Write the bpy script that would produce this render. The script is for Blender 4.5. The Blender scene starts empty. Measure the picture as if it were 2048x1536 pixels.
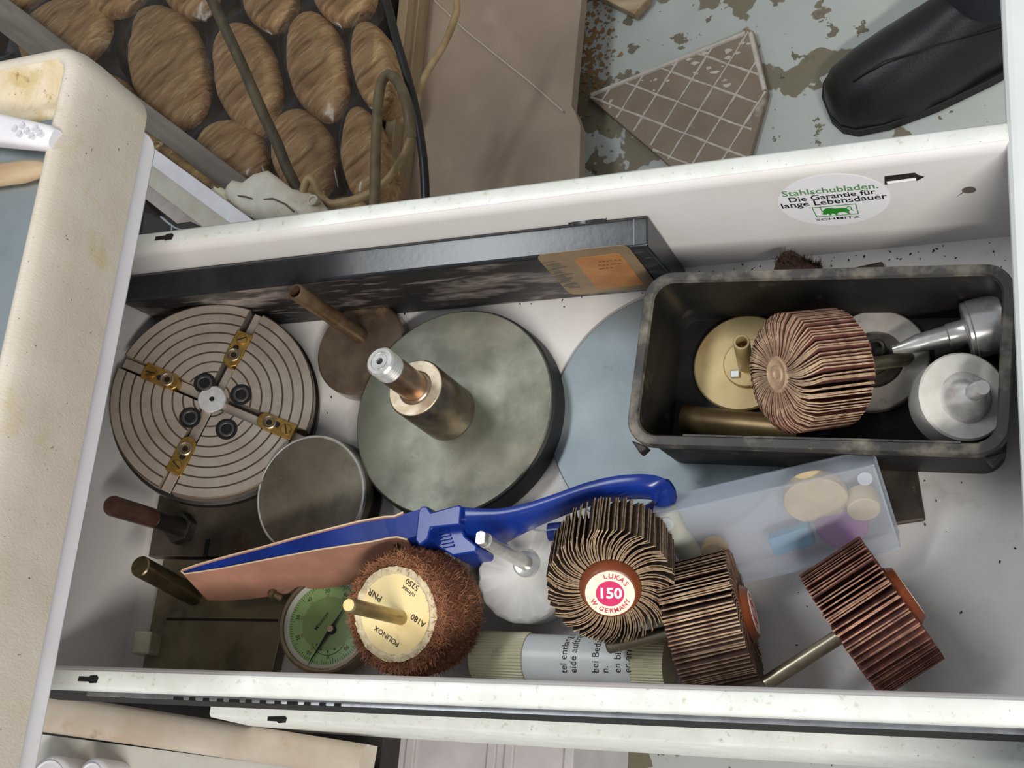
import bpy, bmesh, math, random
from mathutils import Vector, Matrix, noise as mnoise
random.seed(7)
PI = math.pi
S = 0.001                                            # all geometry below is written in millimetres

# ---------------------------------------------------------------- camera, world, lights
scn = bpy.context.scene
FPX = 2694.5
CAMR = Matrix(((0.91442785, 0.08322891, -0.3960993), (-0.05983332, -0.94008062, -0.33566113), (-0.40030199, 0.33063782, -0.85465604)))
CAMC = Vector((360.15, -63.95, 547.9))
cam_d = bpy.data.cameras.new('camera'); cam = bpy.data.objects.new('camera', cam_d); scn.collection.objects.link(cam)
cam_d.sensor_width = 36.0; cam_d.lens = FPX / 2048 * 36.0; cam_d.clip_start = 0.02; cam_d.clip_end = 60
mw = Matrix.Identity(4)
for i in range(3):
    mw[i][0] = CAMR[0][i]; mw[i][1] = -CAMR[1][i]; mw[i][2] = -CAMR[2][i]; mw[i][3] = CAMC[i] * S
cam.matrix_world = mw
scn.camera = cam

world = bpy.data.worlds.new('world'); scn.world = world; world.use_nodes = True
world.node_tree.nodes['Background'].inputs[0].default_value = (0.86, 0.93, 1.0, 1)
world.node_tree.nodes['Background'].inputs[1].default_value = 0.30

def area(name, loc, target, sx, sy, power, col):
    d = bpy.data.lights.new(name, 'AREA'); d.shape = 'RECTANGLE'; d.size = sx; d.size_y = sy; d.energy = power; d.color = col
    o = bpy.data.objects.new(name, d); scn.collection.objects.link(o); o.location = loc
    o.rotation_euler = (Vector(target) - Vector(loc)).to_track_quat('-Z', 'Y').to_euler()
    return o
area('ceiling_tube_light', (1.15, -1.32, 1.70), (0.15, 0.1, 0), 1.4, 0.16, 45, (1.0, 0.97, 0.91))
area('ceiling_tube_light', (-0.77, 0.46, 2.0), (0.1, 0.2, 0), 1.0, 0.25, 13, (0.92, 0.97, 1.0))

scn.view_settings.view_transform = 'Standard'; scn.view_settings.look = 'None'
scn.view_settings.gamma = 1.0; scn.view_settings.use_curve_mapping = False
scn.view_settings.exposure = 0.24

# ---------------------------------------------------------------- helpers
COL = scn.collection
def ray(u, v):
    return CAMR.transposed() @ Vector(((u - 1024) / FPX, (v - 768) / FPX, 1.0))
def at(u, v, z):                                     # the point at height z that the photograph shows at u, v
    d = ray(u, v); return CAMC + d * ((z - CAMC.z) / d.z)
def at_y(u, v, y):
    d = ray(u, v); return CAMC + d * ((y - CAMC.y) / d.y)
def at_x(u, v, x):
    d = ray(u, v); return CAMC + d * ((x - CAMC.x) / d.x)
def on_plane(u, v, c, n):
    d = ray(u, v); return CAMC + d * ((Vector(c) - CAMC).dot(Vector(n)) / d.dot(Vector(n)))
def frame(c, n=(0, 0, 1), x=(1, 0, 0)):
    n = Vector(n).normalized(); x = Vector(x); x = (x - n * x.dot(n)).normalized(); y = n.cross(x)
    m = Matrix.Identity(4)
    for i in range(3):
        m[i][0] = x[i]; m[i][1] = y[i]; m[i][2] = n[i]; m[i][3] = c[i]
    return m
def T(x, y, z): return Matrix.Translation((x, y, z))
def RZ(a): return Matrix.Rotation(a, 4, 'Z')
def RX(a): return Matrix.Rotation(a, 4, 'X')
def RY(a): return Matrix.Rotation(a, 4, 'Y')

class MB:
    def __init__(s): s.v = []; s.f = []; s.m = []
    def add(s, vs, fs, M=None, mi=0):
        o = len(s.v)
        for p in vs:
            p = Vector(p); s.v.append(M @ p if M is not None else p)
        for f in fs: s.f.append([o + i for i in f]); s.m.append(mi)
        return s
    def box(s, c, d, M=None, mi=0):
        x, y, z = c; a, b, e = d[0] / 2, d[1] / 2, d[2] / 2
        vs = [(x + i * a, y + j * b, z + k * e) for k in (-1, 1) for j in (-1, 1) for i in (-1, 1)]
        return s.add(vs, [(0, 2, 3, 1), (4, 5, 7, 6), (0, 1, 5, 4), (1, 3, 7, 5), (3, 2, 6, 7), (2, 0, 4, 6)], M, mi)
    def lathe(s, prof, n=48, M=None, mi=0, wob=None):
        vs = []; rows = []
        for r, z in prof:
            if r <= 1e-6: rows.append([len(vs)]); vs.append((0, 0, z))
            else:
                row = []
                for k in range(n):
                    a = 2 * PI * k / n; w = wob(a, r, z) if wob else (0, 0)
                    row.append(len(vs)); vs.append(((r + w[0]) * math.cos(a), (r + w[0]) * math.sin(a), z + w[1]))
                rows.append(row)
        fs = []
        for a, b in zip(rows, rows[1:]):
            for k in range(n):
                k2 = (k + 1) % n
                if len(a) == 1 and len(b) == 1: break
                if len(a) == 1: fs.append((a[0], b[k2], b[k]))
                elif len(b) == 1: fs.append((a[k], a[k2], b[0]))
                else: fs.append((a[k], a[k2], b[k2], b[k]))
        return s.add(vs, fs, M, mi)
    def prism(s, out, z0, z1, M=None, mi=0):
        n = len(out)
        vs = [(x, y, z0) for x, y in out] + [(x, y, z1) for x, y in out]
        fs = [tuple(range(n - 1, -1, -1)), tuple(range(n, 2 * n))] + [(i, (i + 1) % n, n + (i + 1) % n, n + i) for i in range(n)]
        return s.add(vs, fs, M, mi)
    def poly(s, out, z, M=None, mi=0):
        return s.add([(x, y, z) for x, y in out], [tuple(range(len(out)))], M, mi)
    def loft(s, secs, M=None, cap=True, closed=True, mi=0, loop=False):
        n = len(secs[0]); vs = [p for q in secs for p in q]; fs = []
        for i in range(len(secs) - (0 if loop else 1)):
            i2 = (i + 1) % len(secs)
            for k in range(n if closed else n - 1):
                k2 = (k + 1) % n; fs.append((i * n + k, i * n + k2, i2 * n + k2, i2 * n + k))
        if cap and not loop:
            fs.append(tuple(range(n - 1, -1, -1))); fs.append(tuple(range((len(secs) - 1) * n, len(secs) * n)))
        return s.add(vs, fs, M, mi)
    def tube(s, pts, r, n=10, M=None, cap=True, mi=0, sq=1.0):
        pts = [Vector(p) for p in pts]; secs = []; up = None
        for i, p in enumerate(pts):
            t = (pts[min(i + 1, len(pts) - 1)] - pts[max(i - 1, 0)]).normalized()
            if up is None:
                up = Vector((0, 0, 1)) if abs(t.z) < .9 else Vector((1, 0, 0))
            up = (up - t * up.dot(t)).normalized(); sd = t.cross(up)
            rr = r[i] if isinstance(r, (list, tuple)) else r
            secs.append([p + sd * (rr * math.cos(2 * PI * k / n)) + up * (rr * sq * math.sin(2 * PI * k / n)) for k in range(n)])
        return s.loft(secs, M, cap, True, mi)
    def grid(s, fn, nu, nv, M=None, mi=0):
        vs = [fn(i / nu, j / nv) for j in range(nv + 1) for i in range(nu + 1)]; w = nu + 1
        return s.add(vs, [(j * w + i, j * w + i + 1, (j + 1) * w + i + 1, (j + 1) * w + i) for j in range(nv) for i in range(nu)], M, mi)
    def mesh(s, name, mats, smooth=35):
        me = bpy.data.meshes.new(name); me.from_pydata([tuple(p * S) for p in s.v], [], s.f)
        for m in (mats if isinstance(mats, (list, tuple)) else [mats]): me.materials.append(m)
        if any(s.m): me.polygons.foreach_set('material_index', s.m)
        if smooth:
            me.polygons.foreach_set('use_smooth', [True] * len(me.polygons)); me.set_sharp_from_angle(angle=math.radians(smooth))
        me.update(); return me
    def build(s, name, mats, parent=None, smooth=35, bevel=0, M=None, seg=2):
        me = s.mesh(name, mats, smooth)
        bm = bmesh.new(); bm.from_mesh(me); bmesh.ops.recalc_face_normals(bm, faces=bm.faces); bm.to_mesh(me); bm.free()
        o = bpy.data.objects.new(name, me); COL.objects.link(o)
        if parent is not None: o.parent = parent
        if M is not None: place(o, M)
        if bevel:
            b = o.modifiers.new('bevel', 'BEVEL'); b.width = bevel * S; b.segments = seg; b.limit_method = 'ANGLE'; b.angle_limit = math.radians(40)
        return o
def place(o, M):
    M = M.copy(); M.translation = M.translation * S; o.matrix_basis = M
def thing(name, label, cat, M=None, group=None):
    o = bpy.data.objects.new(name, None); COL.objects.link(o); o.empty_display_size = 0.01
    if M is not None: place(o, M)
    return tag(o, label, cat, group)
def tag(o, label, cat=None, group=None, kind=None):
    o['label'] = label
    if cat: o['category'] = cat
    if group: o['group'] = group
    if kind: o['kind'] = kind
    return o
def rrect(w, h, r, n=6):
    out = []
    for cx, cy, a0 in ((w / 2 - r, h / 2 - r, 0), (-w / 2 + r, h / 2 - r, PI / 2), (-w / 2 + r, -h / 2 + r, PI), (w / 2 - r, -h / 2 + r, 1.5 * PI)):
        for k in range(n + 1):
            a = a0 + k * PI / 2 / n; out.append((cx + r * math.cos(a), cy + r * math.sin(a)))
    return out
def circ(r, n=32, c=(0, 0)): return [(c[0] + r * math.cos(2 * PI * k / n), c[1] + r * math.sin(2 * PI * k / n)) for k in range(n)]
def spline(pts, n=8):
    pts = [Vector(p) for p in pts]; out = []
    for i in range(len(pts) - 1):
        p0 = pts[max(i - 1, 0)]; p1 = pts[i]; p2 = pts[i + 1]; p3 = pts[min(i + 2, len(pts) - 1)]
        for k in range(n):
            t = k / n
            out.append(0.5 * ((2 * p1) + (p2 - p0) * t + (2 * p0 - 5 * p1 + 4 * p2 - p3) * t * t + (3 * p1 - p0 - 3 * p2 + p3) * t ** 3))
    out.append(pts[-1]); return out

# lettering: flat printed characters as real faces
def glyphs(s, width=None, size=None, bold=0.0, align='CENTER'):
    cu = bpy.data.curves.new('lettering', 'FONT'); cu.body = s; cu.size = 1.0; cu.align_x = align; cu.align_y = 'CENTER'; cu.resolution_u = 3; cu.offset = bold
    o = bpy.data.objects.new('lettering', cu); COL.objects.link(o)
    me = bpy.data.meshes.new_from_object(o.evaluated_get(bpy.context.evaluated_depsgraph_get()))
    bpy.data.objects.remove(o); bpy.data.curves.remove(cu)
    vs = [v.co.copy() for v in me.vertices]; fs = [tuple(p.vertices) for p in me.polygons]; bpy.data.meshes.remove(me)
    xs = [v.x for v in vs]; k = size if size else width / max(1e-6, max(xs) - min(xs))
    return [v * k for v in vs], fs
def write(parent, s, M, mat, width=None, size=None, bold=0.0, name='lettering', fn=None, sy=1.0):
    vs, fs = glyphs(s, width, size, bold); b = MB()
    vs = [Vector((v.x, v.y * sy, 0)) for v in vs]
    vs = [M @ v for v in vs]
    if fn: vs = [fn(v) for v in vs]
    b.add(vs, fs); return b.build(name, mat, parent, smooth=0)
def write_arc(parent, s, r, a_mid, step, size, mat, z, flip=False, name='lettering', M0=None):
    b = MB()
    for i, ch in enumerate(s):
        if ch == ' ': continue
        k = i - (len(s) - 1) / 2; a = a_mid + (k if flip else -k) * step
        vs, fs = glyphs(ch, size=size, bold=0.02)
        M = RZ(a) @ T(r, 0, z) @ RZ(PI / 2 if flip else -PI / 2)
        b.add(vs, fs, (M0 @ M) if M0 is not None else M)
    return b.build(name, mat, parent, smooth=0)

# ---------------------------------------------------------------- materials
def lin(c):
    return tuple(((x / 255) / 12.92 if x / 255 <= 0.04045 else ((x / 255 + 0.055) / 1.055) ** 2.4) for x in c) + (1.0,)
def mat(name, c1, c2=None, scale=0.05, detail=5, rough=0.5, metal=0.0, bump=0.0, bscale=0.8, bstretch=(1, 1, 1), spots=(), stretch=(1, 1, 1),
        ramp=(0.35, 0.65), spec=0.5, trans=0.0, coat=0.0, rough2=None, alpha=1.0, rot=0.0, rnd=0.0, ior=1.5, emit=None):
    m = bpy.data.materials.new(name); m.use_nodes = True; nt = m.node_tree; N = nt.nodes; L = nt.links
    bs = N['Principled BSDF']; bs.inputs['Roughness'].default_value = rough; bs.inputs['Metallic'].default_value = metal
    bs.inputs['Specular IOR Level'].default_value = spec; bs.inputs['Transmission Weight'].default_value = trans
    bs.inputs['Coat Weight'].default_value = coat; bs.inputs['Alpha'].default_value = alpha; bs.inputs['IOR'].default_value = ior
    tc = N.new('ShaderNodeTexCoord')
    def coords(st):
        mp = N.new('ShaderNodeMapping'); mp.inputs['Scale'].default_value = (1000 * st[0], 1000 * st[1], 1000 * st[2]); src = tc.outputs['Object']
        if rot:
            m0 = N.new('ShaderNodeMapping'); m0.inputs['Rotation'].default_value = (0, 0, rot); L.new(src, m0.inputs[0]); src = m0.outputs[0]
        L.new(src, mp.inputs[0]); return mp.outputs[0]
    def nz(sc, st=(1, 1, 1), det=5, w=0.0, rgh=0.6):
        t = N.new('ShaderNodeTexNoise'); t.inputs['Scale'].default_value = sc; t.inputs['Detail'].default_value = det; t.inputs['Roughness'].default_value = rgh
        L.new(coords(st), t.inputs['Vector']); return t.outputs['Fac']
    def rmp(f, lo, hi, a, b):
        r = N.new('ShaderNodeValToRGB'); r.color_ramp.elements[0].position = lo; r.color_ramp.elements[1].position = hi
        r.color_ramp.elements[0].color = a; r.color_ramp.elements[1].color = b; L.new(f, r.inputs[0]); return r.outputs[0]
    def mix(fac, a, b):
        x = N.new('ShaderNodeMix'); x.data_type = 'RGBA'
        if hasattr(fac, 'links'): L.new(fac, x.inputs[0])
        else: x.inputs[0].default_value = fac
        L.new(a, x.inputs[6])
        if hasattr(b, 'links'): L.new(b, x.inputs[7])
        else: x.inputs[7].default_value = b
        return x.outputs[2]
    base = None
    if c2 is None and not spots and not rnd: bs.inputs['Base Color'].default_value = lin(c1)
    else:
        f = nz(scale, stretch, detail); base = rmp(f, ramp[0], ramp[1], lin(c1), lin(c2 or c1))
        if rough2 is not None:
            r = N.new('ShaderNodeMapRange'); r.inputs[1].default_value = ramp[0]; r.inputs[2].default_value = ramp[1]; r.inputs[3].default_value = rough; r.inputs[4].default_value = rough2
            L.new(f, r.inputs[0]); L.new(r.outputs[0], bs.inputs['Roughness'])
        for sp in spots:                              # (colour, scale, lo, hi[, stretch[, strength]])
            st = sp[4] if len(sp) > 4 else (1, 1, 1); k = sp[5] if len(sp) > 5 else 1.0
            base = mix(rmp(nz(sp[1], st, 4), sp[2], sp[3], (0, 0, 0, 1), (k, k, k, 1)), base, lin(sp[0]))
        if rnd:
            oi = N.new('ShaderNodeObjectInfo'); h = N.new('ShaderNodeHueSaturation')
            mr = N.new('ShaderNodeMapRange'); mr.inputs[3].default_value = 1 - rnd; mr.inputs[4].default_value = 1 + rnd
            L.new(oi.outputs['Random'], mr.inputs[0]); L.new(mr.outputs[0], h.inputs['Value']); L.new(base, h.inputs['Color']); base = h.outputs[0]
        L.new(base, bs.inputs['Base Color'])
    if bump:
        bp = N.new('ShaderNodeBump'); bp.inputs['Strength'].default_value = 1.0; bp.inputs['Distance'].default_value = bump * S
        L.new(nz(bscale, bstretch, 4), bp.inputs['Height']); L.new(bp.outputs[0], bs.inputs['Normal'])
    return m

DIRT = ((120, 100, 78), 0.35, 0.68, 0.74)
M_paint = mat('drawer_paint', (226, 222, 221), (219, 213, 210), 0.02, rough=0.42, bump=0.02, bscale=1.2, spots=(((150, 132, 108), 0.22, 0.70, 0.78, (1, 1, 1), .7), ((90, 72, 55), 0.5, 0.74, 0.78)))
M_rim = mat('rim_paint', (233, 234, 230), (220, 222, 214), 0.06, rough=0.36, bump=0.06, bscale=0.5, spots=(((186, 184, 160), 0.3, 0.60, 0.72, (1, 1, 1), .7), ((150, 134, 106), 0.12, 0.69, 0.76, (1, 1, 1), .6), ((110, 84, 62), 0.6, 0.71, 0.75)))
M_base = mat('drawer_floor_paint', (219, 214, 211), (206, 200, 195), 0.02, rough=0.5, bump=0.02, bscale=1.0, spots=(((170, 158, 146), 0.05, 0.6, 0.75, (1, 1, 1), .6), ((82, 66, 54), 0.32, 0.715, 0.75), ((60, 50, 44), 0.8, 0.745, 0.77)))
M_front = mat('front_enamel', (222, 225, 223), (214, 218, 216), 0.03, rough=0.4)
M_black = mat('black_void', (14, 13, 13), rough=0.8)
M_slide = mat('slide_steel', (196, 198, 202), (160, 162, 168), 0.1, rough=0.35, metal=0.9)
M_top = mat('moulded_plastic', (212, 202, 188), (203, 191, 175), 0.03, rough=0.48, bump=0.22, bscale=0.7, bstretch=(0.4, 1.6, 1.0), spots=(((196, 176, 118), 0.04, 0.60, 0.72, (1, 1, 1), .55), ((110, 84, 40), 0.35, 0.70, 0.73), ((66, 52, 42), 0.8, 0.71, 0.735)))
M_cove = mat('grimy_plastic', (222, 208, 184), (206, 186, 150), 0.05, rough=0.5, bump=0.3, bscale=0.5, spots=(((186, 160, 92), 0.06, 0.52, 0.66, (1, 1, 1), .6), ((140, 96, 48), 0.15, 0.62, 0.70, (1, 1, 1), .8), ((84, 64, 30), 0.6, 0.68, 0.72)))
M_sheet = mat('zinc_sheet', (168, 176, 178), (132, 140, 142), 0.05, rough=0.28, rough2=0.42, metal=0.85, bump=0.01)
M_white = mat('white_plastic', (236, 234, 238), (226, 222, 226), 0.05, rough=0.35)
M_panel = mat('white_panel', (228, 224, 229), (222, 217, 222), 0.03, rough=0.3)
M_wood = mat('light_wood', (204, 184, 152), (164, 132, 96), 0.06, stretch=(0.15, 1, 1), rough=0.55, bump=0.05)
M_floor = None

# ---------------------------------------------------------------- the workshop floor
FZ = -600.0
fb = MB(); fb.grid(lambda a, b: (-1300 + 2900 * a, -1100 + 2900 * b, FZ), 6, 6)
M_floor = mat('flaking_floor_paint', (198, 203, 198), (184, 188, 182), 0.006, rough=0.5, bump=0.3, bscale=0.05,
              spots=(((128, 120, 100), 0.0135, 0.56, 0.57), ((120, 112, 94), 0.035, 0.62, 0.63), ((70, 62, 52), 0.06, 0.69, 0.70), ((62, 56, 50), 0.15, 0.735, 0.75)))
floor = fb.build('floor', M_floor, smooth=0); floor['kind'] = 'structure'; floor['label'] = 'pale grey painted concrete floor with flaking patches'
wb_ = MB(); wb_.box((150, 1850, 700), (2900, 60, 2600)); wl = wb_.build('wall_back', mat('workshop_wall', (196, 192, 184), (186, 182, 174), .004, rough=.8), smooth=0); wl['kind'] = 'structure'; wl['label'] = 'plain pale workshop wall behind'
M_rust = mat('rust_stain', (164, 128, 84), (140, 100, 58), 0.05, rough=0.8)
# rust flakes lying on the floor beside the boards
rb = MB(); rr = random.Random(3)
for k in range(330):
    u = rr.gauss(1185, 24); v = rr.gauss(110, 62); c = at(u, v, FZ + .6); r = rr.uniform(.6, 1.6) + 3 * rr.random() ** 3
    n = rr.randint(5, 8); rb.poly([(c.x + r * rr.uniform(.5, 1.2) * math.cos(2 * PI * i / n), c.y + r * rr.uniform(.5, 1.2) * math.sin(2 * PI * i / n)) for i in range(n)], FZ + .4 + k * .002)
tag(rb.build('rust_flakes', M_rust, smooth=0), 'orange brown rust flakes scattered on the floor beside the board', 'rust', kind='stuff')

# ---------------------------------------------------------------- the open drawer
X0, X1, W, H, RW = -97.0, 333.0, 200.0, 77.0, 10.0
drawer = thing('drawer', 'white enamelled steel drawer pulled open, holding the tools', 'drawer', T(X0, 0, 0))
DX = -X0
b = MB(); b.box(((X0 + X1) / 2 + DX, W / 2, -0.8), (X1 - X0 + 4, W + 2, 1.6)); b.build('base_panel', M_base, drawer, smooth=0)
def side(sgn, y0):
    prof = [(0, 0), (0, 71.5), (0.4, 74), (1.6, 76), (3.2, 77), (RW - 1.2, 77), (RW, 76.2), (RW + .6, 74), (RW + .6, 71.5), (RW - .2, 71.5), (RW - .6, 75), (4, 75.6), (1.6, 73), (1.4, 0)]
    return [(y0 + sgn * a, z) for a, z in prof]
for sgn, y0 in ((1, W), (-1, 0)):
    pr = side(sgn, y0); b = MB(); b.loft([[(x + DX, y, z) for y, z in pr] for x in (X0 - 30, X1 + 1)])
    o = b.build('side_wall', M_paint, drawer, smooth=50)
    b = MB(); b.loft([[(x + DX, y, z) for y, z in [(y0 + sgn * 2.6, 77.0), (y0 + sgn * 3.4, 77.25), (y0 + sgn * (RW - 1), 77.25), (y0 + sgn * (RW + .3), 76.3), (y0 + sgn * (RW + .7), 74), (y0 + sgn * (RW + .7), 71.3), (y0 + sgn * (RW + .1), 71.3), (y0 + sgn * 3, 76.6)]] for x in (X0 - 30, X1 + .6)])
    b.build('rim', M_rim, drawer, smooth=50)
b = MB(); b.box((-1.0, W / 2, 38), (2, W + 2, 76)); b.build('back_wall', M_paint, drawer, smooth=0)
b = MB(); b.box((X1 + 14 + DX, 130, 33), (28, 470, 90)); b.build('front_panel', M_front, drawer, smooth=0, bevel=4, seg=3)
M_hole = mat('punched_hole', (26, 22, 20), rough=0.8)
for (u, v), y in (((328, 474), 0), ((176, 1357), 0)):
    p = at(u, v, 77.4)
    b = MB(); b.prism([(-5.5, -1.3), (0.5, -1.3), (1, -2), (5, -1.8), (5.6, 0.4), (4.6, 1.6), (1, 1.5), (.5, .9), (-5.3, .9)], 0, .12, T(p.x + DX, p.y, 77.2)); b.build('slot', M_hole, drawer, smooth=0)
# punched tab and screw hole in the far wall
p = at_y(1806, 357, W - .1); MW = frame((p.x + DX, W - .15, p.z), (0, -1, 0), (1, 0, 0))
b = MB(); b.prism([(-7.5, -3.2), (5, -3), (8, -.5), (6, 1.5), (5, 3.6), (-6.5, 3.6)], 0, .1, MW); sl = b.build('slot', M_hole, drawer, smooth=0)
b = MB(); b.loft([[(-6.4, -.6, .15), (4.8, -.2, .15), (4.8, -.9, .8), (-6.2, -1.3, .8)], [(-6.4, -1.6, .15), (4.8, -1.2, .15), (4.8, -1.7, .8), (-6.2, -2.1, .8)]], MW); b.build('tab', M_paint, sl, smooth=0)
p = at_y(1938, 380, W - .1); b = MB(); b.poly(circ(2.7, 24), .1, frame((p.x + DX, W - .1, p.z), (0, -1, 0))); b.build('screw_hole', mat('hole_grey', (104, 94, 86), rough=.7), drawer, smooth=0)
b = MB(); q = at_y(1930, 385, W - .1); q2 = at_y(1912, 392, W - .1); b.add([(q.x + DX, W - .12, q.z + 1.4), (q.x + DX + .5, W - .12, q.z + 1), (q2.x + DX, W - .12, q2.z - 1)], [(0, 1, 2)]); b.build('scratch', M_hole, drawer, smooth=0)
# round sticker
ca = at_y(1667, 400, W); MS = frame((ca.x + DX, W - .1, ca.z), (0, -1, 0), (1, 0, 0))
sxl = at_y(1553, 405, W); sxr = at_y(1780, 395, W); sr = (sxr.x - sxl.x) / 2
b = MB(); b.prism(circ(sr, 64), 0, .12, MS); st = b.build('sticker', mat('sticker_paper', (244, 243, 247), rough=0.3), drawer, smooth=0); st['label'] = 'round white sticker with green and black print'
M_ink = mat('black_ink', (28, 20, 26), rough=0.5); M_green = mat('green_ink', (44, 140, 44), rough=0.5); M_green2 = mat('pale_green_ink', (92, 148, 90), rough=0.5)
def stx(u, v):
    q = at_y(u, v, W); return (q.x - ca.x, q.z - ca.z)
def swr(s, u0, v0, u1, v1, m, sy):
    a = stx(u0, v0); c = stx(u1, v1); ang = math.atan2(c[1] - a[1], c[0] - a[0]); w = math.hypot(c[0] - a[0], c[1] - a[1])
    write(st, s, MS @ T((a[0] + c[0]) / 2, (a[1] + c[1]) / 2, .2) @ RZ(ang), m, width=w, bold=0.012, sy=sy)
swr('Stahlschubladen.', 1564, 388, 1756, 370, M_green2, 1.15)
swr('Die Garantie für', 1577, 400, 1750, 382, M_ink, 1.15)
swr('lange Lebensdauer', 1562, 412, 1773, 391, M_ink, 1.15)
swr('SCHMITZ', 1632, 439, 1720, 432, M_ink, .62)
c00, c10, c11, c01 = stx(1633, 434), stx(1718, 427), stx(1712, 406), stx(1623, 414)
def lerp2(a, b_): 
    x0 = (c00[0] + (c10[0] - c00[0]) * a, c00[1] + (c10[1] - c00[1]) * a); x1 = (c01[0] + (c11[0] - c01[0]) * a, c01[1] + (c11[1] - c01[1]) * a)
    return (x0[0] + (x1[0] - x0[0]) * b_, x0[1] + (x1[1] - x0[1]) * b_)
b = MB()
for q in (((0, 0), (1, 0), (1, .07), (0, .07)), ((0, .93), (1, .93), (1, 1), (0, 1)), ((0, 0), (.025, 0), (.025, 1), (0, 1)), ((.975, 0), (1, 0), (1, 1), (.975, 1)), ((.18, .5), (.205, .5), (.205, 1), (.18, 1))):
    b.poly([lerp2(*t) for t in q], .16, MS)
b.build('emblem_frame', M_green2, st, smooth=0)
bull = [(.16, .28), (.2, .22), (.26, .2), (.3, .3), (.33, .12), (.38, .1), (.36, .22), (.42, .28), (.47, .1), (.53, .1), (.5, .2), (.56, .32), (.64, .34), (.7, .3), (.76, .14), (.82, .1), (.8, .2), (.78, .3), (.82, .42), (.79, .56), (.74, .68), (.62, .72), (.5, .72), (.4, .8), (.32, .82), (.25, .7), (.21, .55), (.2, .42)]
b = MB(); b.poly([lerp2(*t) for t in bull], .2, MS); tl = [lerp2(*t) for t in ((.76, .66), (.82, .82), (.87, .7), (.86, .5), (.9, .4))]
b.tube([MS @ Vector((x, y, .2)) for x, y in tl], .25, 4); b.build('emblem_animal', M_green, st, smooth=0)

# dust and shavings on the drawer floor
b = MB(); rr = random.Random(11)
for k in range(260):
    x = rr.uniform(-95, 330); y = rr.uniform(2, 198)
    if rr.random() < .35: y = 200 - abs(rr.gauss(0, 6)) - 1
    l = rr.uniform(.25, .8); a = rr.uniform(0, 6.3)
    b.prism([(-l, -.2 * l), (l * .6, -.45 * l), (l, .2 * l), (-.2 * l, .6 * l)], .02, .25, T(x, y, 0) @ RZ(a))
tag(b.build('shavings', mat('dark_dust', (70, 52, 42), (40, 32, 28), .2, rough=.8), smooth=0), 'dark metal dust and shavings strewn over the drawer floor', 'shavings', kind='stuff')

# ---------------------------------------------------------------- cabinet worktop over the drawer
top = thing('moulded_worktop', 'cream moulded cabinet top with raised rim around a metal sheet', 'cabinet', T(-20, 240, 142))
OX, OY, OZ = 20, -240, -142
XF = -19.0; YB = 243.0; ZR = 187.0
def sweep_round(prof, r, y_far, y_near, n=8):
    """profile (distance outward from the inner line, z) swept along the front edge, round the corner and along the back edge"""
    secs = []
    path = [((0, y_near), (1, 0))]
    cx, cy = -r, y_far - r
    for k in range(n + 1):
        a = PI / 2 * k / n; path.append(((cx + r * math.cos(a), cy + r * math.sin(a)), (math.cos(a), math.sin(a))))
    path.append(((-260, y_far), (0, 1)))
    for (px, py), (nx, ny) in path: secs.append([(px + nx * d + XF + OX, py + ny * d + OY, z + OZ) for d, z in prof])
    return secs
prof = [(-11, 172), (-10.4, 179), (-9.6, 183), (-8.4, 186), (-6.2, 187.4), (-3.5, 186.6), (-1.2, 184), (0.6, 178), (1.0, 168), (0.4, 150), (0, 142), (-3, 141.5), (-4, 150), (-10, 160)]
b = MB(); b.loft(sweep_round(prof, 15, YB, -110), closed=True); b.build('moulded_rim', M_top, top, smooth=60)
# broad cove along the back edge
cove = [(-8, 186.4), (-12, 185), (-17, 181.6), (-22, 179.4), (-25, 179.6), (-28, 181.4), (-31, 181.8), (-33.5, 180), (-33.5, 162), (-8, 162)]
b = MB(); b.loft([[(x + OX, YB + d + OY, z + OZ) for d, z in cove] for x in (-29, -36, -60, -120, -260)]); b.build('back_cove', M_cove, top, smooth=60)
b = MB(); b.prism([(x + XF - 10.5 - 65 + OX, y + 76 + OY) for x, y in rrect(130, 268, 6)], 176 + OZ, 180.6 + OZ); b.build('metal_sheet', M_sheet, top, smooth=40, bevel=.6)
b = MB(); b.prism([(-265 + OX, -110 + OY), (-24 + OX, -110 + OY), (-24 + OX, 230 + OY), (-265 + OX, 230 + OY)], 150 + OZ, 176 + OZ); b.build('underside', M_top, top, smooth=0)
# closed drawer front just below the worktop
ud = thing('upper_drawer', 'plain white drawer front closed beneath the cream cabinet top', 'drawer', T(-23, 225, 128))
out = [(-335, 0), (-335, 40), (0, 40), (0, 6), (-1.5, 2.2), (-4.5, 0.2), (-7, 0)]
b = MB(); b.prism([(y + 2, z) for y, z in out], 0, 12, Matrix(((0, 0, -1, 0), (1, 0, 0, 0), (0, 1, 0, 0), (0, 0, 0, 1)))); b.build('front_panel', M_panel, ud, smooth=30, bevel=1.2)
# the cabinet body below, behind the open drawer; its dark colour stands for inner shade
M_cab = mat('cabinet_inner_shade', (60, 56, 54), (46, 42, 40), 0.05, rough=0.6)
cb = MB(); cb.box((-140, 95, -280), (290, 330, 380)); tag(cb.build('steel_cabinet', M_cab, smooth=0), 'steel cabinet body the open drawer slides out of, coloured dark for inner shade', 'cabinet')

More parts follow.
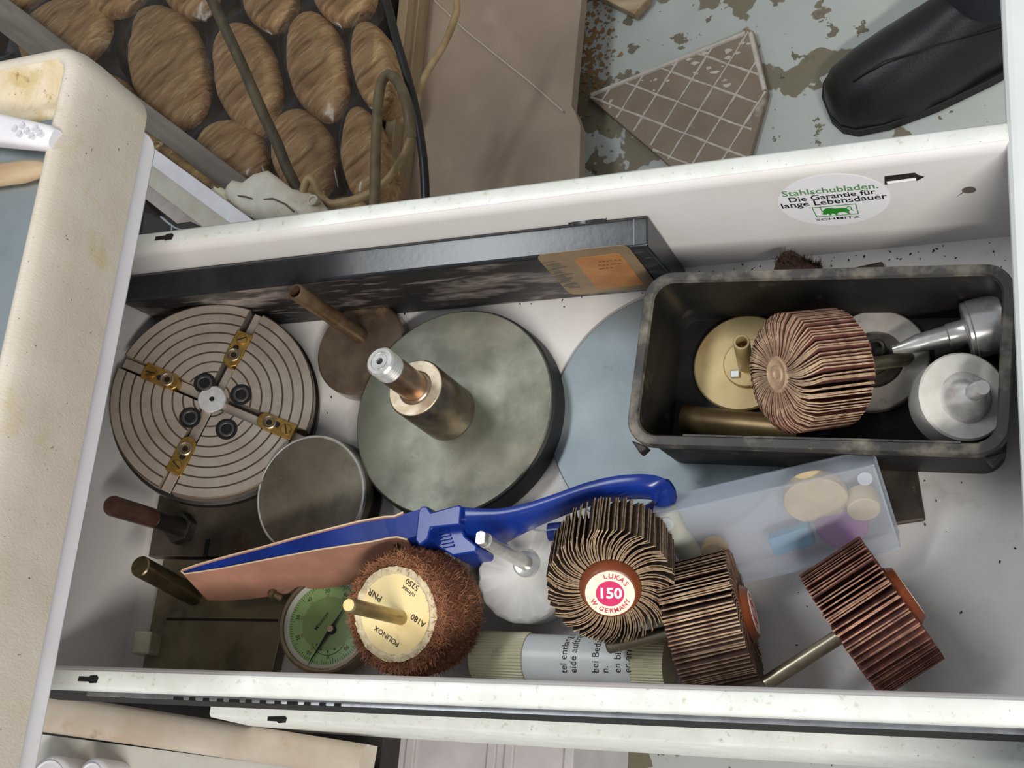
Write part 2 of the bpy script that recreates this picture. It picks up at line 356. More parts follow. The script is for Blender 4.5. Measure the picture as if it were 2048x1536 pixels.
# white handle with dimples and a wooden handle lying on the metal sheet
hp0, hp1 = at(-230, 225, 187), at(112, 279, 187)
d = (hp1 - hp0).normalized(); hm = frame((hp0 + hp1) / 2, (0, 0, 1), d); L = (hp1 - hp0).length
wh = thing('plastic_applicator', 'white plastic handle with a cluster of round dimples on the metal sheet', 'handle', hm)
b = MB(); secs = []
for t, w_, h_ in ((-.5, 11, 12), (-.2, 10.5, 11), (.1, 9.5, 10), (.35, 8, 8.5), (.47, 7, 7.5), (.5, 5.8, 6)):
    secs.append([(t * L, y, z) for y, z in rrect(w_ * 2 * .72, h_, 2.6, 3)])
b.loft(secs); b.build('body', M_white, wh, smooth=50)
M_dim = mat('dimple', (206, 200, 208), rough=.5)
for (u, v) in ((27, 256), (42, 250), (36, 267), (51, 261), (61, 271), (68, 256), (77, 266)):
    q = hm.inverted() @ on_plane(u, v, hm.translation + Vector((0, 0, 5.2)), (0, 0, 1)); b = MB()
    b.lathe([(1.4, .02), (1.3, .06), (1.0, -.02), (0, -.04)], 14, T(q.x, q.y, 5.0)); b.build('dimple', M_dim, wh)
wp0, wp1 = at(-300, 390, 184.5), at(104, 336, 183)
b = MB(); d = wp1 - wp0; n_ = 16; pts = [wp0 + d * (k / n_) - Vector((0, 0, 0)) for k in range(n_ + 1)]
rad = [5.2 * min(1, (1.02 - k / n_) * 8) ** .55 for k in range(n_ + 1)]
lo = wp0; b.tube([p - lo for p in pts], rad, 14, sq=.7); o = b.build('wooden_tool', M_wood, smooth=60, M=T(*lo)); tag(o, 'tapered light wooden tool handle lying on the metal sheet', 'handle')

# ---------------------------------------------------------------- lower drawer and things below
ld = thing('lower_drawer', 'lower white drawer standing partly open under the tool drawer', 'drawer', T(-52, -6.0, -80) @ RZ(-.0075))
p0 = at(455, 1403, -17)
b = MB(); pr = [(-3, -17), (-4, -15.6), (-13.6, -15.6), (-15, -17), (-15.4, -70), (-3, -70)]
b.loft([[(x, y + 10, z + 80) for y, z in pr] for x in (0, 383)]); b.build('side_wall', M_rim, ld, smooth=50)
b = MB(); b.box((192, 110, 6), (383, 200, 2)); b.build('base_panel', M_base, ld, smooth=0)
b = MB(); b.box((395, 120, 10), (20, 440, 100)); b.build('front_panel', M_front, ld, bevel=3)
q = at(556, 1431, -15.6); b = MB(); b.prism([(-5.5, -1), (0, -1), (1, -1.8), (5, -1.4), (5.4, .8), (4.2, 1.6), (1, 1.4), (-5.5, .9)], 0, .15, T(q.x + 52, q.y + 4.5, 64.5)); b.build('slot', M_hole, ld, smooth=0)
sr_ = thing('slide_rail', 'notched steel slide rail below the near drawer wall', 'rail', T(0, -9, -2))
b = MB(); b.loft([[(x, y, z) for y, z in [(4, 70), (-.6, 70), (-.6, 67.5), (-3.0, 67.5), (-3.0, 66.4), (4, 66.4)]] for x in (-60, 330)]); b.build('channel', M_slide, sr_, smooth=0)
b = MB(); b.box((100, 4, 36), (460, 6.4, 58)); b.build('gap_shade_block', M_black, sr_, smooth=0)  # black block added to paint the shaded gap below the rim
for k in range(12):
    b = MB(); b.box((-10 + k * 7.2, -2.6, 67.3), (3.0 if k % 4 else 5, 1.4, 1.0)); b.build('notch', M_black, sr_, smooth=0)
# worn cream rail at lower left
M_beige = mat('worn_cream_plastic', (206, 194, 180), (186, 168, 148), 0.02, rough=0.45, spots=(((150, 112, 66), .03, .68, .74, (1, 1, 1), .7), ((186, 150, 120), .05, .62, .7, (1, 1, 1), .5)))
r0, r1 = at(60, 1420, -50), at(722, 1520, -50); dv = (r1 - r0).normalized(); fr = frame(r0, (0, 0, 1), dv)
b = MB(); Lr = (r1 - r0).length; ws = lambda t: 10.5 - 2.6 * t
b.loft([[(t * Lr, ws(t) * y, z * 1.0) for y, z in [(1, -14), (1, -4), (.8, -1), (.4, .6), (-.1, 1), (-.6, .4), (-.95, -2), (-1, -5), (-1, -14)]] for t in (0, .25, .5, .75, 1)])
o = b.build('cream_rail', M_beige, smooth=60, M=fr); tag(o, 'worn cream plastic rail running below the near drawer wall', 'rail')
g0 = at(60, 1500, -66); fr2 = frame(g0, (0, 0, 1), dv)
b = MB(); b.prism([(-60, 8), (225, 14), (225, -120), (-60, -120)], -10, 0); o = b.build('grey_shelf', mat('speckled_shelf', (206, 204, 196), (196, 192, 184), .03, rough=.5, spots=(((70, 62, 54), .5, .73, .76),)), smooth=0, M=fr2); tag(o, 'pale speckled shelf board below the worn cream rail', 'shelf')
# two rounded white pots at the lower left corner
for i, (u, v, r) in enumerate(((150, 1570, 14), (235, 1560, 10))):
    c = at(u, v, -66); b = MB(); b.lathe([(0, 22), (r - 3, 22), (r - .8, 21), (r, 19), (r, 0), (0, 0)], 40)
    b2 = b.build('white_pot', M_white, smooth=50, M=T(c.x, c.y, -66)); tag(b2, ('larger' if i == 0 else 'smaller') + ' round white plastic pot cut off by the bottom edge', 'pot', 'round white pots')
    b = MB(); b.lathe([(r - 2.6, 22.01), (r - 2.9, 22.5), (r - 3.6, 22.5), (r - 3.9, 22.01)], 40); b.build('rim_ring', M_white, b2)
# grey ribbed crate
c0 = at(728, 1478, -110); c1 = at(1144, 1478, -110)
cr = thing('ribbed_crate', 'grey plastic crate with upright ribs under the lower drawer', 'crate', T(c0.x, c0.y, -110))
M_crate = mat('grey_crate', (196, 190, 190), (184, 176, 176), .04, rough=.4); wC = c1.x - c0.x
b = MB(); b.box((wC / 2, -20, -45), (wC, 60, 90)); b.build('body', M_crate, cr, smooth=0, bevel=1.5)
for u in (735, 768, 822, 985, 1020, 1140):
    q = at(u, 1500, -109); b = MB(); b.box((q.x - c0.x, -21, 1), (5, 58, 3)); b.build('rib', M_crate, cr, smooth=0, bevel=.6)

# ---------------------------------------------------------------- things behind the drawer, on the workshop floor
# shrink-wrapped pack of briquettes
PZ = -470.0
pk = thing('briquette_pack', 'shrink wrapped pack of oval pressed wood briquettes on the floor', 'pack', T(-350, 640, FZ))
PO = Vector((-350, 640, FZ))
M_bri = [mat('pressed_wood', (196, 162, 122), (152, 116, 80), 0.05, stretch=(2.4, .5, 1), rot=.85, rough=.85, spec=.2, bump=2.2, bscale=.16, bstretch=(2.6, .5, 1), rnd=.08,
         spots=(((216, 190, 148), .09, .54, .68, (2.4, .5, 1), .7), ((104, 72, 44), .05, .60, .70, (2.2, .45, 1), .75), ((84, 56, 34), .14, .66, .72, (2.4, .6, 1), .6)))]
ov = [(120, 62, 100, 72, .5), (222, -12, 60, 40, .2), (328, 125, 80, 136, .28), (372, -40, 60, 72, .2), (487, 148, 66, 124, .28), (535, -4, 56, 60, .2), (628, 124, 62, 116, .24),
      (682, -24, 64, 70, .2), (738, 122, 40, 94, .16), (450, 312, 80, 78, .5), (600, 302, 66, 96, .3), (716, 300, 40, 98, .06), (330, 330, 60, 80, .4), (560, 440, 60, 60, .3), (690, 440, 60, 50, .1), (20, 190, 90, 80, .5), (200, 230, 80, 100, .4), (10, -40, 90, 60, .4)]
domes = []
for u, v, a_, b_, rot in ov:
    rot = -rot * .8
    c = at(u, v, PZ); A = at(u + a_ * math.cos(rot), v + a_ * math.sin(rot), PZ) - c; Bv = at(u + b_ * math.sin(rot) * -1, v - b_ * -math.cos(rot), PZ) - c
    domes.append((c, A, Bv))
    b = MB(); nr, na = 7, 28; vs = []; fs = []
    prof_ = [(0, 6), (.3, 5.8), (.55, 5.2), (.76, 3.8), (.89, 1), (.96, -4), (1.0, -14), (1.0, -118)]
    for r_, z_ in prof_:
        for k in range(na):
            t = 2 * PI * k / na; p = A * (r_ * math.cos(t)) + Bv * (r_ * math.sin(t))
            w_ = mnoise.noise(Vector((p.x * .03 + u, p.y * .03 + v, z_ * .02))) * 4 * (r_ > .1)
            vs.append((p.x * (1 + w_ * .012), p.y * (1 + w_ * .012), z_ + w_ * (.7 if r_ > 0 else 0)))
    for i in range(len(prof_) - 1):
        for k in range(na): k2 = (k + 1) % na; fs.append((i * na + k, i * na + k2, (i + 1) * na + k2, (i + 1) * na + k))
    b.add(vs, fs); b.build('briquette', M_bri[0], pk, smooth=70, M=T(*(c - PO)))
b = MB(); b.prism([(p.x - PO.x, p.y - PO.y) for p in (at(-120, -80, PZ), at(752, -80, PZ), at(728, 470, PZ), at(-60, 470, PZ))], 0, 118); b.build('gap_shade_fill', mat('pack_gap_shade', (40, 28, 20), rough=.8), pk, smooth=0)  # dark fill, paints the shade between the briquettes
# the clear film: draped over the briquettes, sagging between them
M_film = bpy.data.materials.new('clear_film'); M_film.use_nodes = True; nt = M_film.node_tree; nt.nodes.clear()
o_ = nt.nodes.new('ShaderNodeOutputMaterial'); tr = nt.nodes.new('ShaderNodeBsdfTransparent'); gl = nt.nodes.new('ShaderNodeBsdfGlossy'); mx = nt.nodes.new('ShaderNodeMixShader'); fz = nt.nodes.new('ShaderNodeFresnel')
gl.inputs['Roughness'].default_value = .2; tr.inputs[0].default_value = (.95, .94, .92, 1); fz.inputs[0].default_value = 1.35
nt.links.new(fz.outputs[0], mx.inputs[0]); nt.links.new(tr.outputs[0], mx.inputs[1]); nt.links.new(gl.outputs[0], mx.inputs[2]); nt.links.new(mx.outputs[0], o_.inputs[0])
inv = []
for c, A, Bv in domes:
    m2 = Matrix(((A.x, Bv.x), (A.y, Bv.y))); inv.append((c, m2.inverted()))
def filmz(x, y):
    h = -40.0
    acc = 0
    for c, iv in inv:
        l = iv @ Vector((x - c.x, y - c.y)); r_ = l.length
        z_ = 7.5 - 46 * max(0, r_ - .74) ** 1.5
        acc += math.exp(max(-40, z_) / 5)
    return max(-16, 5 * math.log(acc + 1e-9)) + mnoise.noise(Vector((x * .05, y * .05, 3))) * 1.5
A0 = at(-120, -80, PZ); A1 = at(764, -80, PZ); A2 = at(738, 460, PZ); A3 = at(-60, 460, PZ)
def filmf(a, c):
    p = A0.lerp(A1, a).lerp(A3.lerp(A2, a), c); return (p.x - PO.x, p.y - PO.y, PZ - FZ + filmz(p.x, p.y) + 1.0)
b = MB(); b.grid(filmf, 120, 80); b.build('wrapping_film', M_film, pk, smooth=80)

# weathered grey plank across the pack
def beam(name, u0, v0, u1, v1, z0, z1, w, h, m, label, cat):
    a = at(u0, v0, z0); c = at(u1, v1, z1); M = frame(a, (0, 0, 1), c - a); L_ = (c - a).length
    d = (c - a).normalized(); n = Vector((0, 0, 1)) - d * d.z; M = frame(a, n, d)
    b = MB(); b.box((L_ / 2, 0, -h / 2), (L_, w, h)); o = b.build(name, m, smooth=0, bevel=1.2, M=M); return tag(o, label, cat)
M_gwood = mat('weathered_wood', (132, 124, 114), (96, 88, 80), .04, stretch=(.12, 1, 1), rough=.75, bump=.4, bscale=.2, bstretch=(.1, 1, 1))
beam('grey_plank', -90, -45, 480, 392, -430, -430, 36, 18, M_gwood, 'weathered grey wooden plank lying diagonally across the briquette pack', 'plank')
# tan stick with a white sleeve going into the plastic housing
sk = thing('wooden_stick', 'knotty tan stick with pale sleeve beside the grey plank', 'stick', T(*at(300, 285, -400)))
s0 = at(290, 275, -400)
def rel(u, v, z, o): return at(u, v, z) - o
so = at(300, 285, -400)
M_stick = mat('knotty_wood', (150, 122, 74), (92, 68, 40), .06, rough=.6, bump=.8, bscale=.15, spots=(((196, 176, 130), .08, .6, .7),))
b = MB(); b.tube([rel(u, v, -400, so) + Vector((random.uniform(-1, 1), random.uniform(-1, 1), 0)) for u, v in ((270, 262), (300, 284), (330, 305), (360, 328), (390, 352), (415, 370), (440, 388))], [7.2, 7.6, 7.0, 7.8, 6.8, 7.4, 6.6], 12); b.build('stick_shaft', M_stick, sk, smooth=60)
b = MB(); b.tube([rel(u, v, -400, so) for u, v in ((432, 383), (445, 392), (462, 404))], 6.8, 16); b.build('sleeve', mat('ivory_plastic', (216, 208, 184), rough=.4), sk, smooth=60)
# dirty white plastic housing
hs = thing('plastic_housing', 'dirty white moulded plastic housing at the end of the stick', 'housing', T(*at(560, 400, -400)))
ho = at(560, 400, -400)
M_hous = mat('dirty_white_plastic', (226, 220, 206), (204, 194, 174), .03, rough=.5, spots=(((140, 118, 86), .025, .60, .72, (1, 1, 1), .7), ((110, 88, 60), .06, .68, .74, (1, 1, 1), .5)))
secs = []
for (u0, v0, u1, v1, hh) in ((452, 392, 470, 412, 7), (462, 376, 484, 425, 12), (474, 366, 500, 432, 15), (492, 370, 520, 436, 13), (520, 356, 560, 446, 20), (548, 350, 600, 452, 23), (565, 362, 628, 452, 22), (592, 384, 648, 450, 16), (622, 388, 662, 440, 9), (640, 396, 664, 430, 6)):
    a = rel(u0, v0, -400, ho); c = rel(u1, v1, -400, ho); m_ = (a + c) / 2; e = (c - a) / 2
    secs.append([m_ + e * math.copysign(abs(math.cos(t)) ** .7, math.cos(t)) + Vector((0, 0, hh)) * math.copysign(abs(math.sin(t)) ** .7, math.sin(t)) for t in [2 * PI * k / 18 for k in range(18)]])
b = MB(); b.loft(secs); b.build('shell', M_hous, hs, smooth=55)
b = MB(); b.tube([rel(u, v, -400 + z, ho) for u, v, z in ((468, 391, 13), (490, 393, 15.5), (512, 400, 15), (545, 397, 23.5), (570, 408, 24), (588, 424, 22.5))], .8, 6); b.build('seam', mat('seam_dirt', (96, 80, 60), rough=.8), hs)
q = rel(627, 402, -388, ho); b = MB(); b.lathe([(5.4, -4), (5.4, 2.2), (4.4, 2.8), (3.6, 2.2), (3.2, .6), (0, .4)], 24, T(*q)); b.build('rivet_boss', M_hous, hs)
# white plastic trunking
tk = thing('plastic_trunking', 'white plastic trunking strip lying beside the stick', 'trunking', T(*at(320, 330, -380)))
to = at(320, 330, -380)
for (u0, v0, u1, v1, w, z, m) in ((285, 298, 495, 452, 15, -380, M_white), (270, 318, 470, 468, 26, -386, mat('ivory_trunking', (206, 200, 184), (192, 184, 166), .05, rough=.4)), (262, 350, 430, 480, 20, -396, mat('mauve_trunking', (196, 184, 176), (168, 154, 148), .04, rough=.5))):
    a = rel(u0, v0, z, to); c = rel(u1, v1, z, to); b = MB(); b.box(((c - a).length / 2, 0, -4), ((c - a).length, w, 8), frame(a, (0, 0, 1), c - a)); b.build('strip', m, tk, smooth=0, bevel=1)
# black clip with a wire at the drawer corner
bc = thing('black_bracket', 'black bracket with a bent wire beside the drawer corner', 'bracket', T(*at(330, 450, -60)))
bo = at(330, 450, -60); b = MB(); b.prism([((at(u, v, -60) - bo).x, (at(u, v, -60) - bo).y) for u, v in ((288, 424), (302, 426), (316, 436), (330, 430), (352, 446), (380, 442), (402, 452), (404, 480), (280, 490))], -14, 0); b.build('body', mat('black_plastic', (26, 22, 20), rough=.5), bc, smooth=0, bevel=1)
b = MB(); b.tube([rel(u, v, -57, bo) for u, v in ((322, 434), (336, 446), (350, 456), (366, 462))], .8, 6); b.tube([rel(u, v, -57, bo) for u, v in ((344, 450), (344, 462), (343, 472))], .7, 6); b.build('wire', M_slide, bc)

# dark stick
b = MB(); p0 = at(415, -22, -340); pts = [at(415 + 183 * t, -22 + 410 * t, -340 - 70 * t) - p0 + Vector((random.uniform(-.8, .8), 0, 0)) for t in [k / 8 for k in range(9)]]
o = b.tube(pts, [5.6, 5.5, 5.7, 5.5, 5.8, 5.9, 5.7, 5.6, 5.6], 10).build('dark_stick', mat('dark_bark', (92, 80, 56), (58, 50, 36), .08, stretch=(1, .3, 1), rough=.6, bump=.3), smooth=60, M=T(*p0)); tag(o, 'long thin dark stick leaning over the briquette pack', 'stick')
# cables
def cable(name, pts, r, m, label, n=8):
    P_ = spline([at(*p) for p in pts], n); o0 = P_[-1].copy(); b = MB(); b.tube([p - o0 for p in P_], r, 10)
    return tag(b.build(name, m, smooth=60, M=T(*o0)), label, 'cable')
cable('black_cable', [(715, -200, -376), (742, -100, -378), (764, -30, -380), (778, 20, -380), (793, 80, -380), (812, 145, -385), (828, 205, -390), (840, 270, -395), (848, 335, -400), (852, 420, -410)], 4.2, mat('black_rubber', (20, 18, 18), rough=.4), 'thick black cable hanging down behind the drawer')
M_cab1 = mat('tan_cable', (172, 146, 104), (136, 112, 76), .05, rough=.5); M_cab2 = mat('olive_cable', (118, 102, 70), (88, 74, 50), .05, rough=.5)
cable('tan_cable', [(800, -190, -400), (868, -100, -400), (903, -30, -400), (914, 12, -400), (904, 52, -400), (884, 96, -400), (858, 138, -402), (842, 172, -404), (832, 215, -408), (826, 250, -412), (815, 292, -415), (792, 336, -418), (765, 368, -420), (730, 390, -422), (690, 404, -425)], 3.5, M_cab1, 'thin tan cable curving over the taupe board')
cable('olive_hose', [(748, 430, -390), (750, 370, -388), (752, 290, -384), (756, 210, -380), (763, 165, -378), (778, 150, -378), (796, 164, -366), (810, 196, -362), (818, 236, -364), (822, 275, -372)], 5.0, M_cab2, 'olive brown hose bent in a loop beside the black cable')
cable('brown_cable', [(600, 430, -396), (606, 385, -392), (616, 358, -390), (628, 364, -392), (640, 390, -398), (660, 407, -402), (690, 404, -404), (720, 396, -404), (745, 386, -404)], 4.0, M_cab1, 'short tan cable looping beside the white plastic housing')

# boards
M_edge = mat('board_edge', (160, 138, 108), (132, 110, 84), .05, stretch=(1, .1, 1), rough=.6)
M_taupe = mat('taupe_board', (166, 146, 126), (152, 132, 114), .012, rough=.6, bump=.05, bscale=.3, spots=(((190, 174, 156), .01, .62, .75, (1, 1, 1), .4),))
def flat(name, px, z, th, m, label, cat, bevel=.8):
    P_ = [at(u, v, z) for u, v in px]; o0 = P_[0].copy(); b = MB(); b.prism([(p.x - o0.x, p.y - o0.y) for p in P_], -th, 0)
    return tag(b.build(name, m, smooth=0, bevel=bevel, M=T(*o0)), label, cat)
flat('taupe_board', [(850, -320), (1182, -320), (1163, 0), (1151, 116), (1143, 212), (1150, 222), (1161, 252), (1158, 380), (1150, 440), (740, 460)], -540, 16, M_taupe, 'large taupe board lying flat behind the drawer', 'board')
flat('board_strip', [(830, -300), (848, -300), (772, 420), (752, 420)], -500, 38, M_edge, 'narrow tan board on edge beside the briquette pack, outermost', 'board')
flat('board_strip', [(852, -300), (870, -300), (792, 440), (776, 440)], -516, 23, M_edge, 'narrow tan board on edge lying against the taupe board', 'board')
# clear film sheet on the taupe board: lifted diagonal edge
fp = [at(u, v, -538) for u, v in ((845, -30), (872, 2), (930, 58), (1000, 115), (1060, 162), (1128, 222))]; fo = fp[0].copy()
b = MB()
secs = []
for p in fp:
    q = p - fo; d_ = Vector((-.62, -.78, 0)); secs.append([q + d_ * s_ + Vector((0, 0, z_)) for s_, z_ in ((0, .4), (.5, 1.6), (1.1, 1.6), (1.8, .4))])
b.loft(secs, cap=False, closed=False); tag(b.build('clear_sheet', mat('pale_film_edge', (206, 194, 178), rough=.3), smooth=60, M=T(*fo)), 'clear film with a bright diagonal edge on the taupe board', 'film')
# corner of a wooden box at the top
flat('wooden_box_corner', [(1120, -260), (1170, -22), (1268, 28), (1296, -4), (1350, -260)], -585, 12, M_wood, 'corner of a pale wooden box at the top edge', 'box', 1.5)
# patterned floor tile with five sides
tc_ = [(1173, 190), (1497, 57), (1507, 62), (1536, 182), (1530, 205), (1498, 318), (1490, 350), (1340, 331)]
TZ = FZ + 9
tile = thing('tile_fragment', 'broken five sided taupe tile scored with a pale grid', 'tile', T(*at(1380, 210, TZ)))
t0 = at(1380, 210, TZ)
M_tile = mat('taupe_tile', (150, 132, 114), (134, 116, 98), .02, rough=.5, spots=(((196, 184, 170), .02, .63, .74, (1, 1, 1), .7),))
M_grout = mat('plaster_lines', (214, 206, 196), (196, 184, 170), .1, rough=.7)
def tl_(u, v): 
    p = at(u, v, TZ) - t0; return (p.x, p.y)
b = MB(); b.prism([tl_(*p) for p in tc_], -9, 0); b.build('slab', M_tile, tile, smooth=0, bevel=.8)
poly = [tl_(*p) for p in tc_]
def inside(x, y, m=0):
    r_ = False; j = len(poly) - 1
    for i in range(len(poly)):
        if (poly[i][1] > y) != (poly[j][1] > y) and x < (poly[j][0] - poly[i][0]) * (y - poly[i][1]) / (poly[j][1] - poly[i][1]) + poly[i][0]: r_ = not r_
        j = i
    return r_
def gridlines(p, q, off, n0, n1):
    p = Vector(tl_(*p)); q = Vector(tl_(*q)); off_ = Vector(tl_(1380 + off[0], 210 + off[1])) - Vector(tl_(1380, 210))
    for k in range(n0, n1):
        a = p + off_ * k; c = q + off_ * k; seg = []
        d = (c - a); a2 = a - d * 2; 
        for s_ in range(241):
            x = a2 + d * (5 * s_ / 240) + Vector((mnoise.noise(Vector((s_ * .11, k, 0))) * .7, mnoise.noise(Vector((s_ * .11, k, 5))) * .7))
            if inside(x.x, x.y): seg.append(Vector((x.x, x.y, .3)))
        if len(seg) > 4:
            b = MB(); b.tube(seg[1:-1:2], [random.uniform(.7, 1.5) for _ in seg[1:-1:2]], 5, sq=.6); b.build('plaster_line', M_grout, tile)
gridlines((1225, 248), (1322, 95), (38, 24.5), -2, 8)
gridlines((1315, 134), (1515, 206), (-37, 43), -1, 6)
for p, q in (((1175, 189), (1500, 58)), ((1505, 62), (1535, 183))):
    a = Vector(tl_(*p)); c = Vector(tl_(*q)); n = Vector((-(c - a).y, (c - a).x)).normalized()
    b = MB(); b.loft([[(x.x, x.y, 0.05), (x.x - n.x * 5, x.y - n.y * 5, .05), (x.x - n.x * 4, x.y - n.y * 4, 1.6), (x.x - n.x * 1, x.y - n.y * 1, 1.6)] for x in (a + (c - a) * .02, a + (c - a) * .97)]); b.build('raised_border', M_grout, tile, smooth=0)
# pale plaster smears on tile
b = MB(); rr = random.Random(5)
for k in range(34):
    u, v = rr.uniform(1210, 1500), 0
    v = 165 - (u - 1210) * .30 + rr.gauss(18, 26); x, y = tl_(u, v)
    if inside(x, y):
        r_ = rr.uniform(1.5, 5); n = 7; b.poly([(x + r_ * rr.uniform(.4, 1.3) * math.cos(2 * PI * i / n), y + .6 * r_ * rr.uniform(.4, 1.3) * math.sin(2 * PI * i / n)) for i in range(n)], .12 + k * .003)
sm = b.build('plaster_smears', M_grout, tile, smooth=0); sm['kind'] = 'stuff'

# shoe and trouser leg of a person standing by the drawer
tip = at(1652, 205, FZ + 20); hx = at(2080, 20, FZ + 20); dirn = (Vector((hx.x, hx.y, 0)) - Vector((tip.x, tip.y, 0))).normalized()
pm = frame((tip.x, tip.y, FZ), (0, 0, 1), dirn)
pe = thing('person', 'foot in a black leather shoe and dark jeans beside the drawer', 'person', pm)
M_leather = mat('black_leather', (20, 19, 19), (13, 12, 12), .05, rough=.42, bump=.15, bscale=.4)
secs = []
for x, w, h, yo in ((0, 12, 18, 0), (5, 26, 30, 0), (16, 36, 42, 0), (40, 43, 52, 0), (70, 47, 60, 1), (105, 47, 72, 2), (140, 43, 88, 3), (175, 39, 100, 3), (215, 36, 104, 2), (250, 34, 100, 1), (268, 28, 94, 0), (275, 16, 80, 0)):
    row = []
    for k in range(20):
        t = 2 * PI * k / 20; cx = math.cos(t); sy = math.sin(t)
        y = w * math.copysign(abs(cx) ** .75, cx); z = 8 + (h - 8) * (max(0, sy) ** (.9)) if sy > 0 else 8 + 4 * sy
        y *= (1 - .28 * max(0, sy) ** 2)
        row.append((x, y + yo, z))
    secs.append(row)
b = MB(); b.loft(secs); sh = b.build('shoe', M_leather, pe, smooth=60)
b = MB(); secs = []
for x, w in ((-2, 14), (4, 29), (16, 39), (45, 46), (90, 48), (140, 45), (190, 39), (250, 36), (270, 29), (277, 18)): secs.append([(x, w, 0), (x, w, 11), (x, -w + 1, 11), (x, -w + 1, 0)])
b.loft(secs); b.build('sole', mat('black_sole', (16, 15, 15), rough=.6), sh, smooth=0, bevel=1.5)
b = MB(); b.tube([(28, -8 + 0, 48), (60, -10, 60), (100, -20, 66), (150, -30, 66), (200, -33, 60)], .9, 6); b.build('stitching', M_leather, sh)
b = MB(); secs = []
for x, y, z, rx, ry in ((178, 2, 88, 50, 46), (179, 2, 96, 54, 50), (184, 2, 130, 58, 53), (212, 2, 250, 62, 56), (208, 2, 420, 66, 60), (205, 2, 600, 76, 70)):
    secs.append([(x + (rx + 2 * math.sin(5 * t)) * math.cos(t), y + (ry + 2 * math.cos(4 * t)) * math.sin(t), z) for t in [2 * PI * k / 28 for k in range(28)]])
b.loft(secs); b.build('trouser_leg', mat('dark_denim', (30, 32, 46), (20, 22, 34), .3, rough=.85, bump=.2, bscale=1.2), pe, smooth=60)

# ================================================================ things in the drawer
M_steel = mat('turned_steel', (192, 180, 168), (154, 140, 128), .04, rough=.32, rough2=.5, metal=.7, bump=.01, bscale=1, spots=(((120, 96, 78), .03, .58, .75, (1, 1, 1), .5),))
M_groove = mat('groove_steel', (104, 88, 74), (84, 70, 58), .1, rough=.5, metal=.6)
M_dark = mat('blackened_steel', (58, 54, 52), (38, 35, 33), .05, rough=.4, metal=.7)
M_brass = mat('brass', (176, 142, 76), (132, 100, 46), .15, rough=.34, metal=.85, spots=(((84, 62, 30), .3, .62, .72),))
M_bolt = mat('black_oxide', (30, 29, 29), rough=.4, metal=.5)
M_bright = mat('bright_steel', (222, 220, 216), (196, 194, 190), .2, rough=.22, metal=.72)
M_hub = mat('polished_hub', (226, 224, 222), (204, 200, 198), .3, rough=.25, metal=.6)

# ---- lathe chuck leaning against the back of the drawer
cc = Vector((-41.8, 136.6, 36.0)); cn = Vector((.423, -.025, .906)).normalized()
ax = on_plane(505, 640, cc, cn) - cc
CM = frame(cc, cn, ax)
ck = thing('lathe_chuck', 'round four slot steel chuck plate with brass jaws leaning in the corner', 'chuck', CM)
R0 = 50.3; SW = 3.7
b = MB(); b.lathe([(0, -7), (R0 - .8, -7), (R0 - .3, -7.4), (R0 + 1.4, -8.6), (R0 + 1.4, -14), (R0 - 2, -15.4), (0, -15.4)], 96); b.build('body', M_dark, ck, smooth=30)
radii = [9 + 5.15 * k for k in range(8)]
for q in range(4):
    pr = [(6.6, -7), (6.6, -.1), (7.0, 0)]
    for rg in radii: pr += [(rg - .42, 0), (rg - .2, -.6), (rg + .2, -.6), (rg + .42, 0)]
    pr += [(R0 - .8, 0), (R0 - .1, -.5), (R0, -7)]
    b = MB(); rows = []; na = 22
    for r_, z_ in pr:
        a0 = math.asin(min(.99, SW / r_)); a1 = PI / 2 - a0
        rows.append([(r_ * math.cos(a0 + (a1 - a0) * k / na + q * PI / 2), r_ * math.sin(a0 + (a1 - a0) * k / na + q * PI / 2), z_) for k in range(na + 1)])
    b.loft(rows, cap=False, closed=False)
    for k in (0, na):
        ed = [rw[k] for rw in rows]; b.add(ed + [(p[0], p[1], -7) for p in ed], [(i, i + 1, len(ed) + i + 1, len(ed) + i) for i in range(len(ed) - 1)])
    for i in range(len(b.f)):
        zs = [b.v[j].z for j in b.f[i]]; b.m[i] = 1 if (max(zs) < .01 and min(zs) < -.3 and min(zs) > -1.2) else 0
    b.build('face_sector', [M_steel, M_groove], ck, smooth=25)
    b = MB(); b.box((28, -.8, -5.6), (44, 5.0, 2.4), RZ(q * PI / 2)); b.build('slot_bed', M_steel, ck, smooth=0, bevel=.3)
b = MB(); b.lathe([(1.3, -2), (1.3, .2), (6.4, .2), (7.0, -.3), (7.0, -7)], 40); h_ = b.build('hub', M_hub, ck); b = MB(); b.poly(circ(1.35, 20), -.4); b.build('centre_hole', M_bolt, h_, smooth=0)
for u, v in ((409, 766), (482, 789), (380, 835), (453, 858)):
    q = CM.inverted() @ on_plane(u, v, cc, cn); b = MB()
    b.lathe([(5.4, .02), (5.3, .12), (4.2, .12), (4.1, .5), (2.4, .5), (2.2, .16), (0, .14)], 28, T(q.x, q.y, 0)); o = b.build('socket_bolt', M_bolt, ck)
    b = MB(); b.lathe([(3.9, .5), (3.5, .66), (2.9, .66), (2.6, .5)], 24, T(q.x, q.y, 0)); b.build('bolt_ring', mat('worn_black', (74, 72, 70), rough=.4, metal=.6), o)
